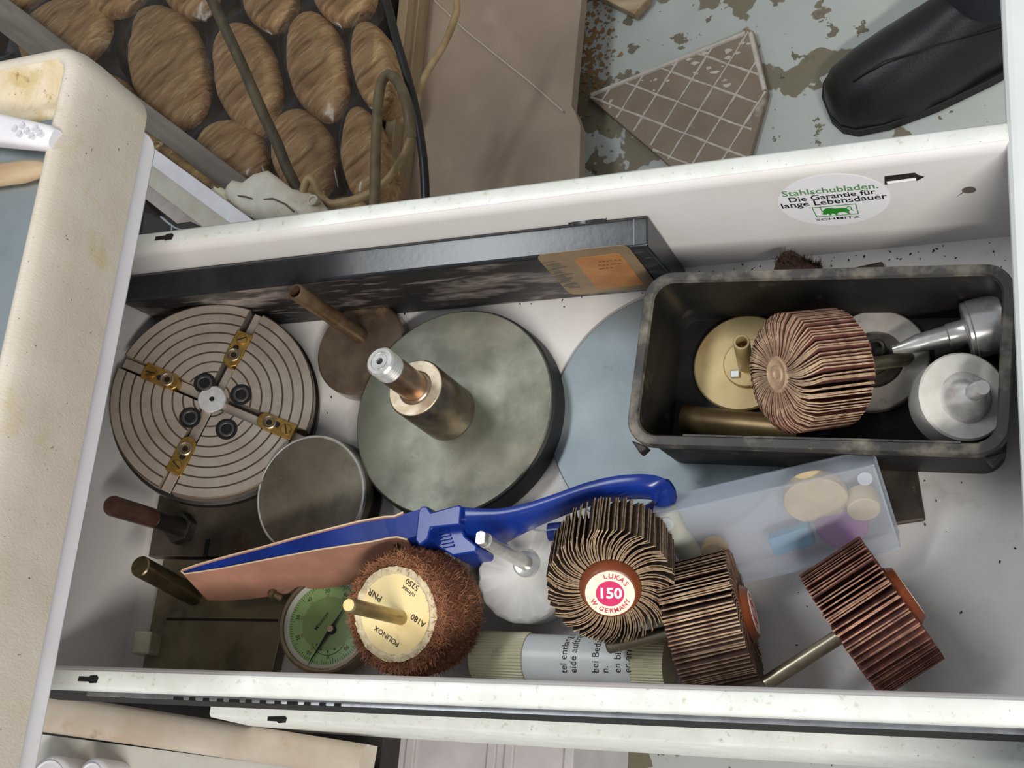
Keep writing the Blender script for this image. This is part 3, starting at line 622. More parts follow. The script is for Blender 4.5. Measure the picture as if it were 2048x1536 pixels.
for u, v, q in ((483, 703, 0), (313, 778, 1), (388, 918, 2), (549, 855, 3)):
    pt = CM.inverted() @ on_plane(u, v, cc + cn, cn); rr_ = math.hypot(pt.x, pt.y); J = RZ(q * PI / 2) @ T(rr_, 0, 0)
    b = MB(); b.prism([(-9.5, -1.6), (-8, -3.6), (-5, -4.2), (9.6, -4.2), (9.6, 4.2), (-5, 4.2), (-8, 3.6), (-9.5, 1.6)], -6.5, 1.4, J); jw = b.build('jaw', M_brass, ck, smooth=0, bevel=.4)
    b = MB(); b.lathe([(3.5, 1.4), (3.4, 2.1), (2.9, 2.3), (2.3, 1.9), (1.7, 1.0), (0, .9)], 24, J @ T(-3.4, 0, 0)); b.build('socket_screw', mat('screw_steel', (150, 140, 124), rough=.3, metal=.9), jw)
    b = MB(); b.poly(circ(1.5, 18), 1.45, J @ T(-3.4, 0, 0) @ T(0, 0, .02)); b.poly(circ(1.5, 18), 1.45, J @ T(.6, 0.6, 0)); b.build('socket_hole', M_bolt, jw, smooth=0)
    b = MB(); b.lathe([(2.7, 1.4), (2.7, 2.0), (2.4, 2.3), (0, 2.35)], 24, J @ T(5.6, 0, 0)); sc = b.build('slotted_screw', M_brass, jw)
    b = MB(); b.box((5.6, 0, 2.3), (.6, 4.8, .2), J @ T(5.6, 0, 0) @ RZ(.7 + q) @ T(-5.6, 0, 0)); b.build('screw_slot', M_bolt, sc, smooth=0)

# ---- flat steel tin
tcn = Vector((.04, -.128, .991)); tc0 = Vector((12.1, 90.2, 20))
tin = thing('round_tin', 'small round steel tin with a smooth dusty lid', 'tin', frame(tc0, tcn))
M_tin = mat('dusty_steel', (146, 138, 124), (112, 104, 92), .05, rough=.3, rough2=.5, metal=.7, spots=(((208, 192, 164), .5, .68, .75, (1, 1, 1), .7), ((96, 84, 72), .03, .6, .75, (1, 1, 1), .5)))
b = MB(); b.lathe([(0, 0), (28.2, 0), (28.9, -.3), (29.2, -.9), (29.2, -8)], 72); b.build('lid', M_tin, tin)
b = MB(); b.lathe([(28.8, -7.6), (28.3, -8.4), (29.3, -8.8), (29.5, -17), (0, -17)], 72); b.build('cup', M_dark, tin)
b = MB(); b.lathe([(28.0, .05), (28.5, .25), (29.1, -.1), (29.4, -.9), (29.3, -2)], 72); b.build('lid_rim', M_bright, tin)

# ---- brown disc with a bent tube
bd = thing('brown_disc', 'rust brown disc with a slanting hollow tube standing on it', 'disc', T(24.2, 168, 0))
M_brown = mat('rusty_brown', (112, 96, 82), (84, 68, 56), .06, rough=.38, metal=.3, coat=.5, spots=(((150, 124, 88), .04, .6, .72, (1, 1, 1), .6), ((64, 46, 36), .05, .62, .7)))
b = MB(); b.lathe([(0, 12), (23.6, 12), (24.6, 11), (24.8, 3), (24, 1), (0, 1)], 64); b.build('plate', M_brown, bd)
def stub(name, p0, p1, r, m, parent, o, hollow=False, n=24, tip=None):
    p0 = Vector(p0) - o; p1 = Vector(p1) - o; L_ = (p1 - p0).length; F = frame(p0, p1 - p0, (1, 0, 0) if abs((p1 - p0).normalized().x) < .9 else (0, 1, 0)); b = MB()
    if tip: pr = [(0, 0), (r, 0)] + [(a, L_ + z) for a, z in tip]
    elif hollow: pr = [(0, 0), (r, 0), (r, L_ - .3), (r - .2, L_), (r - 1.0, L_), (r - 1.1, L_ - .4), (r - 1.1, L_ - 9), (0, L_ - 9)]
    else: pr = [(0, 0), (r, 0), (r, L_ - .7), (r - .6, L_), (0, L_)]
    b.lathe(pr, n, F); return b.build(name, m, parent, smooth=40), F, L_
M_rtube = mat('rusted_tube', (128, 108, 84), (96, 70, 48), .08, rough=.36, metal=.65, spots=(((160, 90, 48), .06, .6, .7, (1, 1, 1), .7),))
stub('tube', at(722, 672, 12), at(590, 583, 66), 4.0, M_rtube, bd, Vector((24.2, 168, 0)), hollow=True)

# ---- big grey disc with a threaded spindle
sp = thing('spindle_disc', 'large grey green disc with a stepped threaded spindle upright in the middle', 'disc', T(80.6, 130.7, 0.3)); so_ = Vector((80.6, 130.7, 0))
M_gdisc = mat('grey_green_disc', (124, 126, 112), (100, 100, 88), .03, rough=.38, rough2=.5, metal=.55, bump=.01, spots=(((132, 120, 104), .02, .55, .7, (1, 1, 1), .6), ((196, 186, 160), .6, .70, .76, (1, 1, 1), .7), ((86, 74, 60), .08, .66, .74, (1, 1, 1), .5)))
b = MB(); b.lathe([(0, 15), (50.2, 15), (50.8, 14.5), (50.8, 13.5)], 96); b.build('face', M_gdisc, sp)
b = MB(); b.lathe([(50.6, 13.6), (51.6, 12.8), (52.4, 2), (51, 0), (0, 0)], 96); b.build('rubber_backing', mat('black_rubber_edge', (40, 40, 42), rough=.6), sp)
M_spin = mat('spindle_steel', (170, 158, 142), (132, 118, 102), .08, rough=.26, metal=.9, spots=(((150, 88, 48), .07, .6, .72, (1, 1, 1), .7),))
base_p = at(896.6, 825.6, 15); axis_t = at(759.7, 722.5, 79); axv = (axis_t - base_p).normalized()
FS = frame(base_p - so_, axv); LS = (axis_t - base_p).length; LC = LS * .5
b = MB(); b.lathe([(0, 0), (13.8, 0), (13.8, LC - .8), (13.2, LC), (7.4, LC), (0, LC)], 56, FS); b.build('collar', M_spin, sp, smooth=40)
b = MB(); b.lathe([(13.3, LC - .1), (13.0, LC + .15), (7, LC + .2)], 56, FS); b.build('collar_face', mat('pale_silver', (214, 204, 184), (182, 160, 132), .15, rough=.35, metal=.5), sp)  # lighter silver skin over the collar top
b = MB(); b.lathe([(8.4, LC), (8.0, LC + 1), (7.0, LC + 1.6), (6.8, LC + 3), (6.8, LS - 9), (0, LS - 9)], 40, FS); b.build('shaft', mat('rusty_shaft', (176, 158, 140), (156, 116, 84), .09, rough=.26, metal=.9), sp, smooth=40)
pr = [(6.8, LS - 9)]
for k in range(5): pr += [(6.7, LS - 8.6 + 1.6 * k), (5.9, LS - 8 + 1.6 * k), (6.7, LS - 7.2 + 1.6 * k)]
pr += [(5.9, LS), (4.4, LS), (4.2, LS - .5), (3.6, LS - .5), (3.4, LS), (1.6, LS), (1.3, LS - 4), (0, LS - 4)]
b = MB(); b.lathe(pr, 40, FS); b.build('thread', M_bright, sp, smooth=25)
b = MB(); b.poly(circ(1.5, 16), LS - 1.2, FS); b.build('centre_hole', M_bolt, sp, smooth=0)

# ---- blue grey disc half under the black tray
b = MB(); b.lathe([(0, 2.9), (57.8, 2.9), (58.3, 2.5), (58.3, .7), (57.9, .3), (0, .3)], 110)
M_bdisc = mat('blue_grey_disc', (136, 146, 151), (118, 128, 132), .02, rough=.42, metal=.35, spots=(((90, 96, 98), .08, .67, .75, (1, 1, 1), .6), ((170, 176, 172), .04, .62, .75, (1, 1, 1), .4)))
pb = at(1344, 821, 3); tag(b.build('blue_grey_disc', M_bdisc, M=T(pb.x, pb.y, 0)), 'large smooth blue grey disc lying partly under the black tray', 'disc')

# ---- long black case standing against the far wall
case = thing('black_case', 'long black plastic case with a worn tan label against the far wall', 'case', T(48, 191.7, 0.3)); co = Vector((48, 192, 0))
M_case = mat('black_case_plastic', (40, 42, 46), (28, 29, 32), .05, rough=.22, bump=.03, bscale=.3)
M_dusty = mat('dusty_case_face', (46, 42, 42), (32, 30, 30), .03, rough=.5, stretch=(.7, 1, 1.4), ramp=(.4, .6), spots=(((166, 154, 148), .022, .50, .62, (.5, 1, 1.6), .8), ((30, 27, 27), .05, .55, .62, (.4, 1, 1.4), .9), ((150, 138, 130), .12, .60, .68, (.25, 1, 1.2), .6)))
xL, xR = -94, 187.0
b = MB(); b.loft([[(x - co.x, y - co.y, z) for y, z in [(185.6, 53.6), (186.4, 55), (198.2, 57.1), (199.4, 55.8), (199.4, 0.6), (198, 0), (191, 0), (190, .6)]] for x in (xL, xR)]); b.build('body', M_case, case, smooth=30, bevel=.6)
b = MB(); b.add([(x - co.x, y - co.y, z) for x, y, z in ((xL + 1, 189.85, 1.2), (xR - 2, 189.85, 1.2), (xR - 2, 185.5, 53.6), (xL + 1, 185.5, 53.6))], [(0, 1, 2, 3)]); b.build('front_face', M_dusty, case, smooth=0)
nf = Vector((0, -52.4, -4.35)).normalized(); FC = frame(Vector((0, 187.6, 27)) - co + nf * .25, nf, (1, 0, 0))
def cf(u, v):
    p = on_plane(u, v, (0, 187.6, 27), nf); q = FC.inverted() @ (p - co); return Vector((q.x, q.y))
def rpoly(px, r, n=5):
    P_ = [cf(*p) for p in px]; out = []
    for i, p in enumerate(P_):
        a = (P_[i - 1] - p).normalized(); c = (P_[(i + 1) % len(P_)] - p).normalized(); s0_ = p + a * r; s1_ = p + c * r
        for k in range(n + 1):
            t = k / n; out.append(tuple(s0_ * (1 - t) ** 2 + p * 2 * t * (1 - t) + s1_ * t * t))
    return out
lo_ = rpoly([(1070, 508), (1253, 486), (1318, 570), (1142, 588)], 6)
b = MB(); b.prism(lo_, 0, .3, FC); lab = b.build('label', mat('tan_label', (142, 120, 90), (122, 102, 78), .05, rough=.6), case, smooth=0)
li = rpoly([(1146, 514), (1240, 503), (1289, 566), (1196, 574)], 3)
b = MB(); b.prism(li, .3, .5, FC); b.build('label_field', mat('orange_field', (182, 126, 72), (160, 104, 56), .06, rough=.55, spots=(((206, 178, 152), .04, .62, .7, (.5, 1, 1), .8),)), lab, smooth=0)
M_faded = mat('faded_ink', (96, 92, 78), rough=.7)
rr = random.Random(14); b = MB(); mi = MB()
for k in range(26):
    q = cf(1108 + rr.uniform(-12, 12) + (k / 26) * 34, 522 + (k / 26) * 52); b.poly([(q.x + rr.uniform(1, 4), q.y + rr.uniform(-1, 1)), (q.x + rr.uniform(1, 4), q.y + rr.uniform(.5, 1.6)), (q.x - rr.uniform(1, 4), q.y + rr.uniform(0, 1.2)), (q.x - rr.uniform(1, 4), q.y - rr.uniform(0, 1))], .34 + k * .002, FC)
o = b.build('worn_print', M_faded, lab, smooth=0)
b = MB()
for k in range(16):
    q = cf(1200 + (k % 6) * 8 + rr.uniform(-2, 2), 520 + (k // 6) * 7 - (k % 6) * .8); b.poly([(q.x - .8, q.y - .5), (q.x + .7, q.y - .4), (q.x + .4, q.y + .7), (q.x - .6, q.y + .4)], .54, FC)
b.build('worn_print', mat('field_ink', (120, 76, 38), rough=.7), lab, smooth=0)
# finger notch at the end of the top face
q = at(1175, 462, 56); b = MB(); b.lathe([(0, .3), (7, .3), (7.6, .0), (8.6, .1), (9, .3), (9.2, 0)], 32, T(q.x - co.x, q.y - co.y + 6.0, 56.7) @ RX(.17) @ Matrix.Diagonal((1, .7, 1, 1))); b.build('finger_notch', M_case, case)
b = MB(); b.box((xR - co.x - 6, 0, .1), (.7, 11.4, .4), T(0, .4, 56) @ RX(.17)); b.build('seam', mat('worn_edge', (92, 96, 100), rough=.3), case, smooth=0)

# ---- rusty plate under the tray
pts = [at(u, v, 2.4) for u, v in ((1765, 521), (1851, 1040), (1785, 1050), (1690, 530))]
pts[3] = pts[0] + (pts[2] - pts[1]) * 2.0; pts[2] = pts[1] + (pts[2] - pts[1]) * 2.0
o0 = pts[1].copy(); b = MB(); b.prism([(p.x - o0.x, p.y - o0.y) for p in pts], 0, 2.4)
M_rplate = mat('rusted_plate', (84, 74, 66), (56, 48, 42), .07, rough=.45, metal=.5, spots=(((120, 98, 80), .1, .6, .68),))
tag(b.build('rusted_plate', M_rplate, smooth=0, bevel=1.0, M=T(o0.x, o0.y, 0)), 'dark rusted steel plate lying flat beneath the black tray', 'plate')

# ---- brown bristle block behind the tray
bb_ = thing('bristle_block', 'dark brown bristle block jammed behind the black tray', 'brush', T(*at(1595, 535, 0)))
bo_ = at(1595, 535, 0); M_bris = mat('dark_bristle', (70, 42, 22), (40, 24, 14), .4, rough=.8)
b = MB(); b.prism([((at(u, v, 20) - bo_).x, (at(u, v, 20) - bo_).y) for u, v in ((1546, 535), (1560, 503), (1582, 496), (1610, 516), (1648, 534), (1640, 552), (1550, 552))], 0, 20); b.build('block', M_bris, bb_, smooth=0, bevel=1.5)
b = MB(); rr = random.Random(9)
for k in range(420):
    t = rr.random(); u = 1552 + 92 * t; v = 534 - 30 * min(1, (1 - abs(t - .3) * 1.4)) * rr.random(); p = at(u, v, 19) - bo_
    d_ = Vector((rr.gauss(.3, .5), rr.gauss(.3, .5), rr.uniform(.2, 1))).normalized() * rr.uniform(2, 5); w_ = Vector((.18, .1, 0)); b.add([p - w_, p + w_, p + d_], [(0, 1, 2)])
o = b.build('bristles', M_bris, bb_, smooth=0); o['kind'] = 'stuff'

# ---- black plastic tray
tr_c = Vector((255.4, 134.0, 3.2)); tr_a = math.radians(-4.2); TM = T(*tr_c) @ RZ(tr_a)
tray = thing('black_tray', 'black rectangular plastic tray with rounded rim holding grinding parts', 'tray', TM)
M_tray = mat('scuffed_black_plastic', (60, 56, 53), (42, 40, 38), .05, rough=.5, bump=.05, spots=(((150, 140, 124), .06, .50, .70, (1, 1, 1), .55), ((150, 140, 120), .4, .68, .76, (1, 1, 1), .4)))
M_tray2 = mat('black_tray_plastic', (34, 32, 31), (23, 22, 21), .05, spec=.3, rough=.45, bump=.04, spots=(((92, 82, 70), .06, .60, .74, (1, 1, 1), .5), ((150, 136, 108), .7, .72, .77, (1, 1, 1), .4)))
def rr3(w, h, r, z): return [(x, y, z) for x, y in rrect(w, h, r, 7)]
Lt, Wt = 150, 77.5
b = MB(); b.loft([rr3(Lt - 9, Wt - 9, 9, 0), rr3(Lt - 5, Wt - 5, 10, 37), rr3(Lt - 8, Wt - 8, 9, 40), rr3(Lt - 9.4, Wt - 9.4, 8.4, 40), rr3(Lt - 12, Wt - 11.5, 7, 2.6), rr3(Lt - 13.5, Wt - 13, 6, 1.6)]); b.build('shell', M_tray2, tray, smooth=40)
b = MB(); b.loft([rr3(Lt - 4.6, Wt - 4.6, 10, 37.2), rr3(Lt, Wt, 12, 37.2), rr3(Lt, Wt, 12, 40.6), rr3(Lt - 1, Wt - 1, 11.6, 41.4), rr3(Lt - 8, Wt - 8, 9, 41.4), rr3(Lt - 9.6, Wt - 9.6, 8.4, 40.2)], cap=False); b.build('rim', M_tray, tray, smooth=40)
for sx in (-1, 1):
    b = MB(); b.prism([(sx * (Lt / 2 - 9), -Wt / 2 + .5), (sx * (Lt / 2 - 1.5), -Wt / 2 + 3), (sx * (Lt / 2 - 6), -Wt / 2 - 2.6)], 32, 37.5); b.build('stacking_lug', M_tray2, tray, smooth=0, bevel=.5)
b = MB(); b.box((4, -Wt / 2 + 4.6, 41.2), (108, .8, 1.0)); b.build('inner_lip', M_tray, tray, smooth=0)
TF = 3.2 + 1.8   # tray floor height

# ---- gold backing disc in the tray
M_gold = mat('passivated_gold', (192, 170, 124), (170, 144, 98), .04, rough=.38, metal=.45, spots=(((160, 124, 70), .05, .62, .74, (1, 1, 1), .5),))
gc = at(1486, 725, 8); gd = thing('gold_backing_disc', 'gold coloured disc with small upright tube in the black tray', 'disc', T(gc.x, gc.y, TF)); go_ = Vector((gc.x, gc.y, TF))
b = MB(); b.lathe([(0, 3.2), (21.6, 3.2), (22.3, 2.6), (22.3, .2), (0, .2)], 64); b.build('plate', M_gold, gd)
fc = at(1497, 727, 9) - go_; b = MB(); b.lathe([(0, 5.2), (10.6, 5.2), (11, 4.8), (11, 3.2)], 48, T(fc.x, fc.y, 0)); b.build('boss', M_gold, gd)
stub('tube', at(1492, 731, 9.5), at(1483, 684, 36), 3.5, M_gold, gd, go_, hollow=True)
q = at(1470, 748, 11) - go_; b = MB(); b.box((q.x, q.y, 5.8), (4, 3.2, 1.4), None); b.build('key', M_bright, gd, smooth=0, bevel=.3)

# ---- grey backing washer
wc = at(1748, 720, 9); wd = thing('grey_backing_disc', 'grey cast disc with a dark recessed centre in the black tray', 'disc', T(wc.x, wc.y, TF)); wo = Vector((wc.x, wc.y, TF))
M_cast = mat('cast_aluminium', (184, 178, 170), (158, 150, 142), .05, rough=.45, metal=.4, bump=.03, spots=(((110, 98, 86), .15, .65, .73, (1, 1, 1), .6),))
b = MB(); b.lathe([(12.4, 2.2), (12.6, 4.6), (21.8, 4.6), (22.4, 4), (22.4, 1), (0, .2)], 64); b.build('ring', M_cast, wd)
b = MB(); b.lathe([(0, 2.6), (12.5, 2.6)], 48); b.lathe([(6, 2.6), (6.2, 3.2), (7.2, 3.2), (7.4, 2.6)], 32); b.build('recess', mat('dark_recess', (92, 86, 78), (70, 64, 58), .1, rough=.5, metal=.6), wd)  # recess floor coloured darker than the ring
qb = at(1757, 708, 9) - wo; b = MB(); b.lathe([(4.3, 2), (4.1, 11), (3.6, 11.6), (2.6, 11.4), (2.3, 8), (0, 8)], 28, T(qb.x, qb.y, 0)); b.build('socket', M_dark, wd)

# ---- stepped arbor with tapered point
aa = at(1988, 648, 17); at_ = at(1785, 700, 20); d_ = (at_ - aa); La = d_.length
ar = thing('tapered_arbor', 'shiny steel arbor with a thick round head and tapered point', 'arbor', frame(aa, d_))
b = MB(); b.lathe([(0, -4), (11.4, -4), (12, -3.4), (12, 8.6), (11.4, 9.2), (11.2, 9.2)], 56); b.build('head', M_bright, ar, smooth=40)
b = MB(); b.lathe([(11.6, 9.2), (11.6, 10.4), (11, 11), (5.4, 11.4), (5.0, 12), (5.0, 18), (4.4, 18.6), (3.9, La * .75), (1.4, La), (0, La)], 40); b.build('tapered_shaft', M_bright, ar, smooth=40)

# ---- aluminium disc with cone and screw
ac = Vector((311.1, 119.1, 30)); an = Vector((.42, -.107, .90)).normalized()
ad = thing('cone_disc', 'bright aluminium disc with a cone and a screw tip on top', 'disc', frame(ac, an))
b = MB(); b.lathe([(0, 0), (16.8, 0), (17.6, -.8), (17.6, -14), (17, -15), (0, -15)], 64); b.build('drum', mat('brushed_aluminium', (222, 219, 212), (200, 196, 188), .08, rough=.42, metal=.2, spots=(((110, 104, 96), .25, .68, .75, (1, 1, 1), .5),)), ad)
b = MB(); b.lathe([(10.2, 0), (10, .6), (4.6, 8), (3.6, 9), (0, 9)], 48, T(.6, -.6, 0)); b.build('cone', M_hub, ad)
b = MB(); pr = [(0, 8)]
for k in range(6): pr += [(3.4, 8.4 + 1.5 * k), (2.9, 9.1 + 1.5 * k)]
pr += [(3.2, 17.4), (2.8, 18), (0, 18)]; b.lathe(pr, 24, T(.6, -.6, 0)); b.build('screw', M_bright, ad, smooth=30)

# ---- brass tube lying in the tray
p0 = at(1366, 838, TF + 6.2); p1 = at(1600, 862, TF + 6.2); o = Vector(p0)
bt = thing('brass_tube', 'dull brass tube lying along the near wall of the tray', 'tube', frame(p0, p1 - p0, (0, 0, 1)))
b = MB(); Lb = (p1 - p0).length; b.lathe([(4.8, 6), (4.8, 0), (5.8, 0), (6.1, .4), (6.1, Lb), (4.8, Lb), (4.8, Lb - 6)], 40); b.build('wall', mat('dull_brass', (134, 112, 76), (100, 80, 52), .06, rough=.36, metal=.6), bt, smooth=40)

# ---- flap wheels
def flap_mat(n, a, c): return mat(n, a, c, .25, rough=.85, bump=.12, bscale=1.5, rnd=.22)
M_fside = flap_mat('abrasive_cloth', (84, 54, 44), (58, 38, 31)); M_fedge = flap_mat('worn_flap_edge', (186, 160, 130), (132, 100, 78))
M_fside2 = flap_mat('red_abrasive_cloth', (108, 56, 46), (74, 40, 34)); M_fedge2 = flap_mat('red_flap_edge', (176, 136, 112), (122, 84, 68))
M_fside3 = flap_mat('brown_abrasive_cloth', (82, 60, 46), (54, 40, 31)); M_fedge3 = flap_mat('tan_flap_edge', (180, 156, 124), (128, 102, 80))
M_core = mat('filler_brown', (70, 44, 32), (54, 34, 26), .2, rough=.8)
M_shank = mat('shank_steel', (170, 160, 140), (140, 130, 108), .1, rough=.3, metal=.9, spots=(((120, 100, 66), .15, .62, .72, (1, 1, 1), .5),))
M_capb = mat('brown_plastic', (132, 66, 36), (116, 56, 30), .1, rough=.35)
def flap_wheel(label, c, n, R, w, nfl, mats, shank=None, curl=.35, r0=7.5, roundn=0.0, thick=.6, capr=None, seed=1, xdir=(1, 0, 0), caph=5.0, wear=.5, jit=.14, group='flap wheels'):
    rr = random.Random(seed); M = frame(c, n, xdir); t = thing('flap_wheel', label, 'flap wheel', M, group)
    b = MB(); b.lathe([(0, w / 2 - 1.5), (r0 + 1.5, w / 2 - 1.5), (R * .55, w / 2 - 3), (R * .72, w / 2 - 5), (R * .72, -w / 2 + 5), (R * .55, -w / 2 + 3), (0, -w / 2 + 2)], 40); b.build('light_block_core', M_core, t)  # dark filler added inside the flaps to block light
    metas = []
    for var in range(5):
        b = MB(); K = 5; secs = []
        Rv = R - rr.uniform(0, wear); cv = curl + rr.uniform(-.06, .06)
        for k in range(K + 1):
            s_ = k / K; r_ = r0 + (Rv - r0) * s_; a = cv * s_ ** 2.2; hw = w / 2 - rr.uniform(0, .25)
            if roundn and s_ > .6: hw -= roundn * ((s_ - .6) / .4) ** 2
            th = min(thick, 2 * PI * r_ / nfl * .9) / 2
            px, py = r_ * math.cos(a), r_ * math.sin(a); tx, ty = -math.sin(a) * th, math.cos(a) * th
            secs.append([(px + tx, py + ty, hw), (px - tx, py - ty, hw), (px - tx, py - ty, -hw), (px + tx, py + ty, -hw)])
        n4 = 4; vs = [p for q in secs for p in q]
        for i in range(K):
            for k in range(4):
                k2 = (k + 1) % 4; b.add([vs[i * 4 + k], vs[i * 4 + k2], vs[(i + 1) * 4 + k2], vs[(i + 1) * 4 + k]], [(0, 1, 2, 3)], None, 1 if k in (0, 2) else 0)
        b.add(secs[-1], [(0, 1, 2, 3)], None, 1)
        me = b.mesh('flap', mats, 0)
        bm = bmesh.new(); bm.from_mesh(me); bmesh.ops.remove_doubles(bm, verts=bm.verts, dist=1e-7); bmesh.ops.recalc_face_normals(bm, faces=bm.faces); bm.to_mesh(me); bm.free()
        metas.append(me)
    for k in range(nfl):
        o = bpy.data.objects.new('flap', metas[rr.randrange(5)]); COL.objects.link(o); o.parent = t
        o.matrix_basis = RZ(2 * PI * (k + rr.uniform(-jit, jit)) / nfl) @ T(0, 0, rr.uniform(-.3, .3) * S) @ RX(rr.uniform(-.015, .015))
    if shank:
        L_, r_ = shank; b = MB(); b.lathe([(0, 0), (r_, 0), (r_, -L_ + .7), (r_ - .7, -L_), (0, -L_)], 24, T(0, 0, -w / 2 + 3)); b.build('shank', M_shank, t, smooth=40)
    cap = None
    if capr:
        z0 = w / 2; b = MB(); b.lathe([(r0, z0 - 4), (capr + 1.6, z0 - .8), (capr + 2.0, z0 + .6), (capr + 1.3, z0 + caph * .4), (capr + .4, z0 + caph * .92), (capr - .2, z0 + caph), (0, z0 + caph)], 48); cap = b.build('hub_cap', M_capb, t, smooth=45)
    return t, cap, w / 2 + caph
M_lab = mat('label_paper', (242, 232, 214), (232, 220, 198), .2, rough=.45); M_pink = mat('magenta_print', (206, 34, 96), rough=.45); M_red = mat('red_print', (198, 52, 70), rough=.5); M_wht = mat('white_print', (246, 240, 240), rough=.5)
def wheel_label(cap, z, r, full=True):
    b = MB(); b.lathe([(0, z + .15), (r, z + .15), (r, z)], 48); lb = b.build('label_disc', M_lab, cap, smooth=0)
    b = MB(); b.poly(circ(r * .57, 40), z + .2); b.build('label_centre', M_pink, cap, smooth=0)
    write(cap, '150', T(0, 0, z + .25) @ RZ(-.16), M_wht, width=r * .86, bold=.03)
    write_arc(cap, 'LUKAS', r * .78, PI / 2 - .52, .30, r * .3, M_red, z + .25)
    write_arc(cap, 'W.GERMANY', r * .78, -PI / 2 - .10, .27, r * .28, M_red, z + .25, flip=True)
# the labelled wheel facing up
ln = Vector((.256, -.635, .723)).normalized(); lc = at(1220, 1187, 62)
tW, cap, zt = flap_wheel('brown flap wheel facing up with a pink and white label', lc - ln * (15 + 5), ln, 25.6, 30, 112, [M_fside3, M_fedge3], None, curl=-.28, r0=8.5, thick=.5, capr=10.2, seed=4, wear=.9, jit=.2, roundn=0)
wheel_label(cap, zt, 9.6)
# worn wheel beside the tube
a0 = at(1345, 1262, 30); a1 = at(1497, 1226, 27.5); dv_ = (a1 - a0).normalized()
tW, cap, zt = flap_wheel('brown flap wheel on its side with its shank over the white tube', (a0 + a1) / 2 + Vector((0, 0, -.5)), dv_, 26.4, 28.5, 108, [M_fside, M_fedge], (32, 3.0), curl=.25, r0=8, capr=9.6, caph=3.2, seed=8, xdir=(0, 0, 1), wear=.5)
wheel_label(cap, zt, 8.8)
# wheel at the right with its shank to the near wall
c17 = at(1742, 1232, 27.8); dv_ = (at(1800, 1196, 27) - at(1682, 1272, 27)).normalized()
tW, cap, zt = flap_wheel('reddish flap wheel on its side alone at the bottom right', c17, dv_, 27.2, 27, 98, [M_fside2, M_fedge2], (38, 3.0), curl=.18, r0=8, capr=10.5, caph=3.4, seed=12, xdir=(0, 0, 1), wear=.8, jit=.25)
wheel_label(cap, zt, 9.6)
# worn wheel in the tray
nt_ = Vector((-.68, -.30, .67)).normalized()
tW, cap, zt = flap_wheel('rounded tan flap wheel lying tilted across the black tray', at(1622, 741, 41), nt_, 24.3, 33, 116, [M_fside2, M_fedge], (44, 3.0), curl=.22, r0=6.0, roundn=4.5, seed=21, xdir=(0, 1, 0), wear=.3, thick=.62, jit=.12)
b = MB(); b.lathe([(7.4, 14.8), (7.4, 16.4), (6.2, 16.9), (5.4, 16.4), (3.6, 16.2), (3.2, 16.8), (2, 16.8), (1.6, 16.2), (0, 16.2)], 36); b.build('hub_ring', mat('worn_hub', (184, 158, 130), (160, 130, 104), .2, rough=.5), tW)

# ---- polishing fleece wheel
fn_ = Vector((-.05, -.23, .97)).normalized(); fc_ = at(790, 1228, 52)
FM = frame(fc_, fn_, (1, 0, 0)); po = thing('fleece_wheel', 'fuzzy brown polishing fleece wheel with a cream paper label and shank', 'polishing wheel', FM)
M_flc = mat('brown_fleece', (118, 70, 44), (76, 42, 28), .5, rough=.9, bump=1.0, bscale=.9); M_fib = mat('brown_fibre', (166, 110, 72), (112, 64, 42), .2, rough=.7)
b = MB(); wb = lambda a, r, z: ((mnoise.noise(Vector((math.cos(a) * 4, math.sin(a) * 4, z * .3))) * 1.4) if r > 2 else 0, mnoise.noise(Vector((math.cos(a) * 4, math.sin(a) * 4, r))) * .6 if r > 2 else 0)
b.lathe([(0, -1), (12, -1), (20, -.8), (23.6, -2), (25.6, -5), (26.8, -11), (27, -20), (26, -27), (22, -31), (0, -31)], 72, wob=wb); b.build('fleece_body', M_flc, po, smooth=60)
b = MB(); rr = random.Random(2)
for k in range(9000):
    a = rr.uniform(0, 2 * PI); t = rr.random()
    if t < .3: r_ = rr.uniform(18.6, 25); z_ = -1 - max(0, r_ - 22) ** 1.5 * .6; nrm = Vector((math.cos(a) * .3, math.sin(a) * .3, 1))
    else: z_ = rr.uniform(-29, -4); r_ = 26.4 - max(0, -5.5 - z_ - 14) * .1 - (1.2 if z_ > -7 else 0); nrm = Vector((math.cos(a), math.sin(a), .15))
    p = Vector((r_ * math.cos(a), r_ * math.sin(a), z_)); tan = Vector((rr.gauss(0, 1), rr.gauss(0, 1), rr.gauss(0, 1))); tan = (tan - nrm * tan.dot(nrm) * .75).normalized()
    l = rr.uniform(1.6, 4.2); sd = tan.cross(nrm).normalized() * .13; q1 = p + tan * l * .5 + nrm * rr.uniform(.3, 1.0); q2 = p + tan * l + nrm * rr.uniform(-.2, 1.5)
    b.add([p - sd, p + sd, q1 - sd, q1 + sd, q2], [(0, 1, 3, 2), (2, 3, 4)])
o = b.build('fibres', M_fib, po, smooth=0); o['kind'] = 'stuff'
b = MB(); rr = random.Random(6); outl = [(19.6 + rr.uniform(-.7, .7)) for _ in range(60)]
b.prism([(outl[k] * math.cos(2 * PI * k / 60), outl[k] * math.sin(2 * PI * k / 60)) for k in range(60)], -1, .1); 
M_cream = mat('cream_label', (240, 220, 164), (232, 206, 146), .05, rough=.5, spots=(((176, 156, 124), .05, .62, .72, (1, 1, 1), .6),))
pl = b.build('paper_label', M_cream, po, smooth=0)
b = MB(); n = 120; vs = []
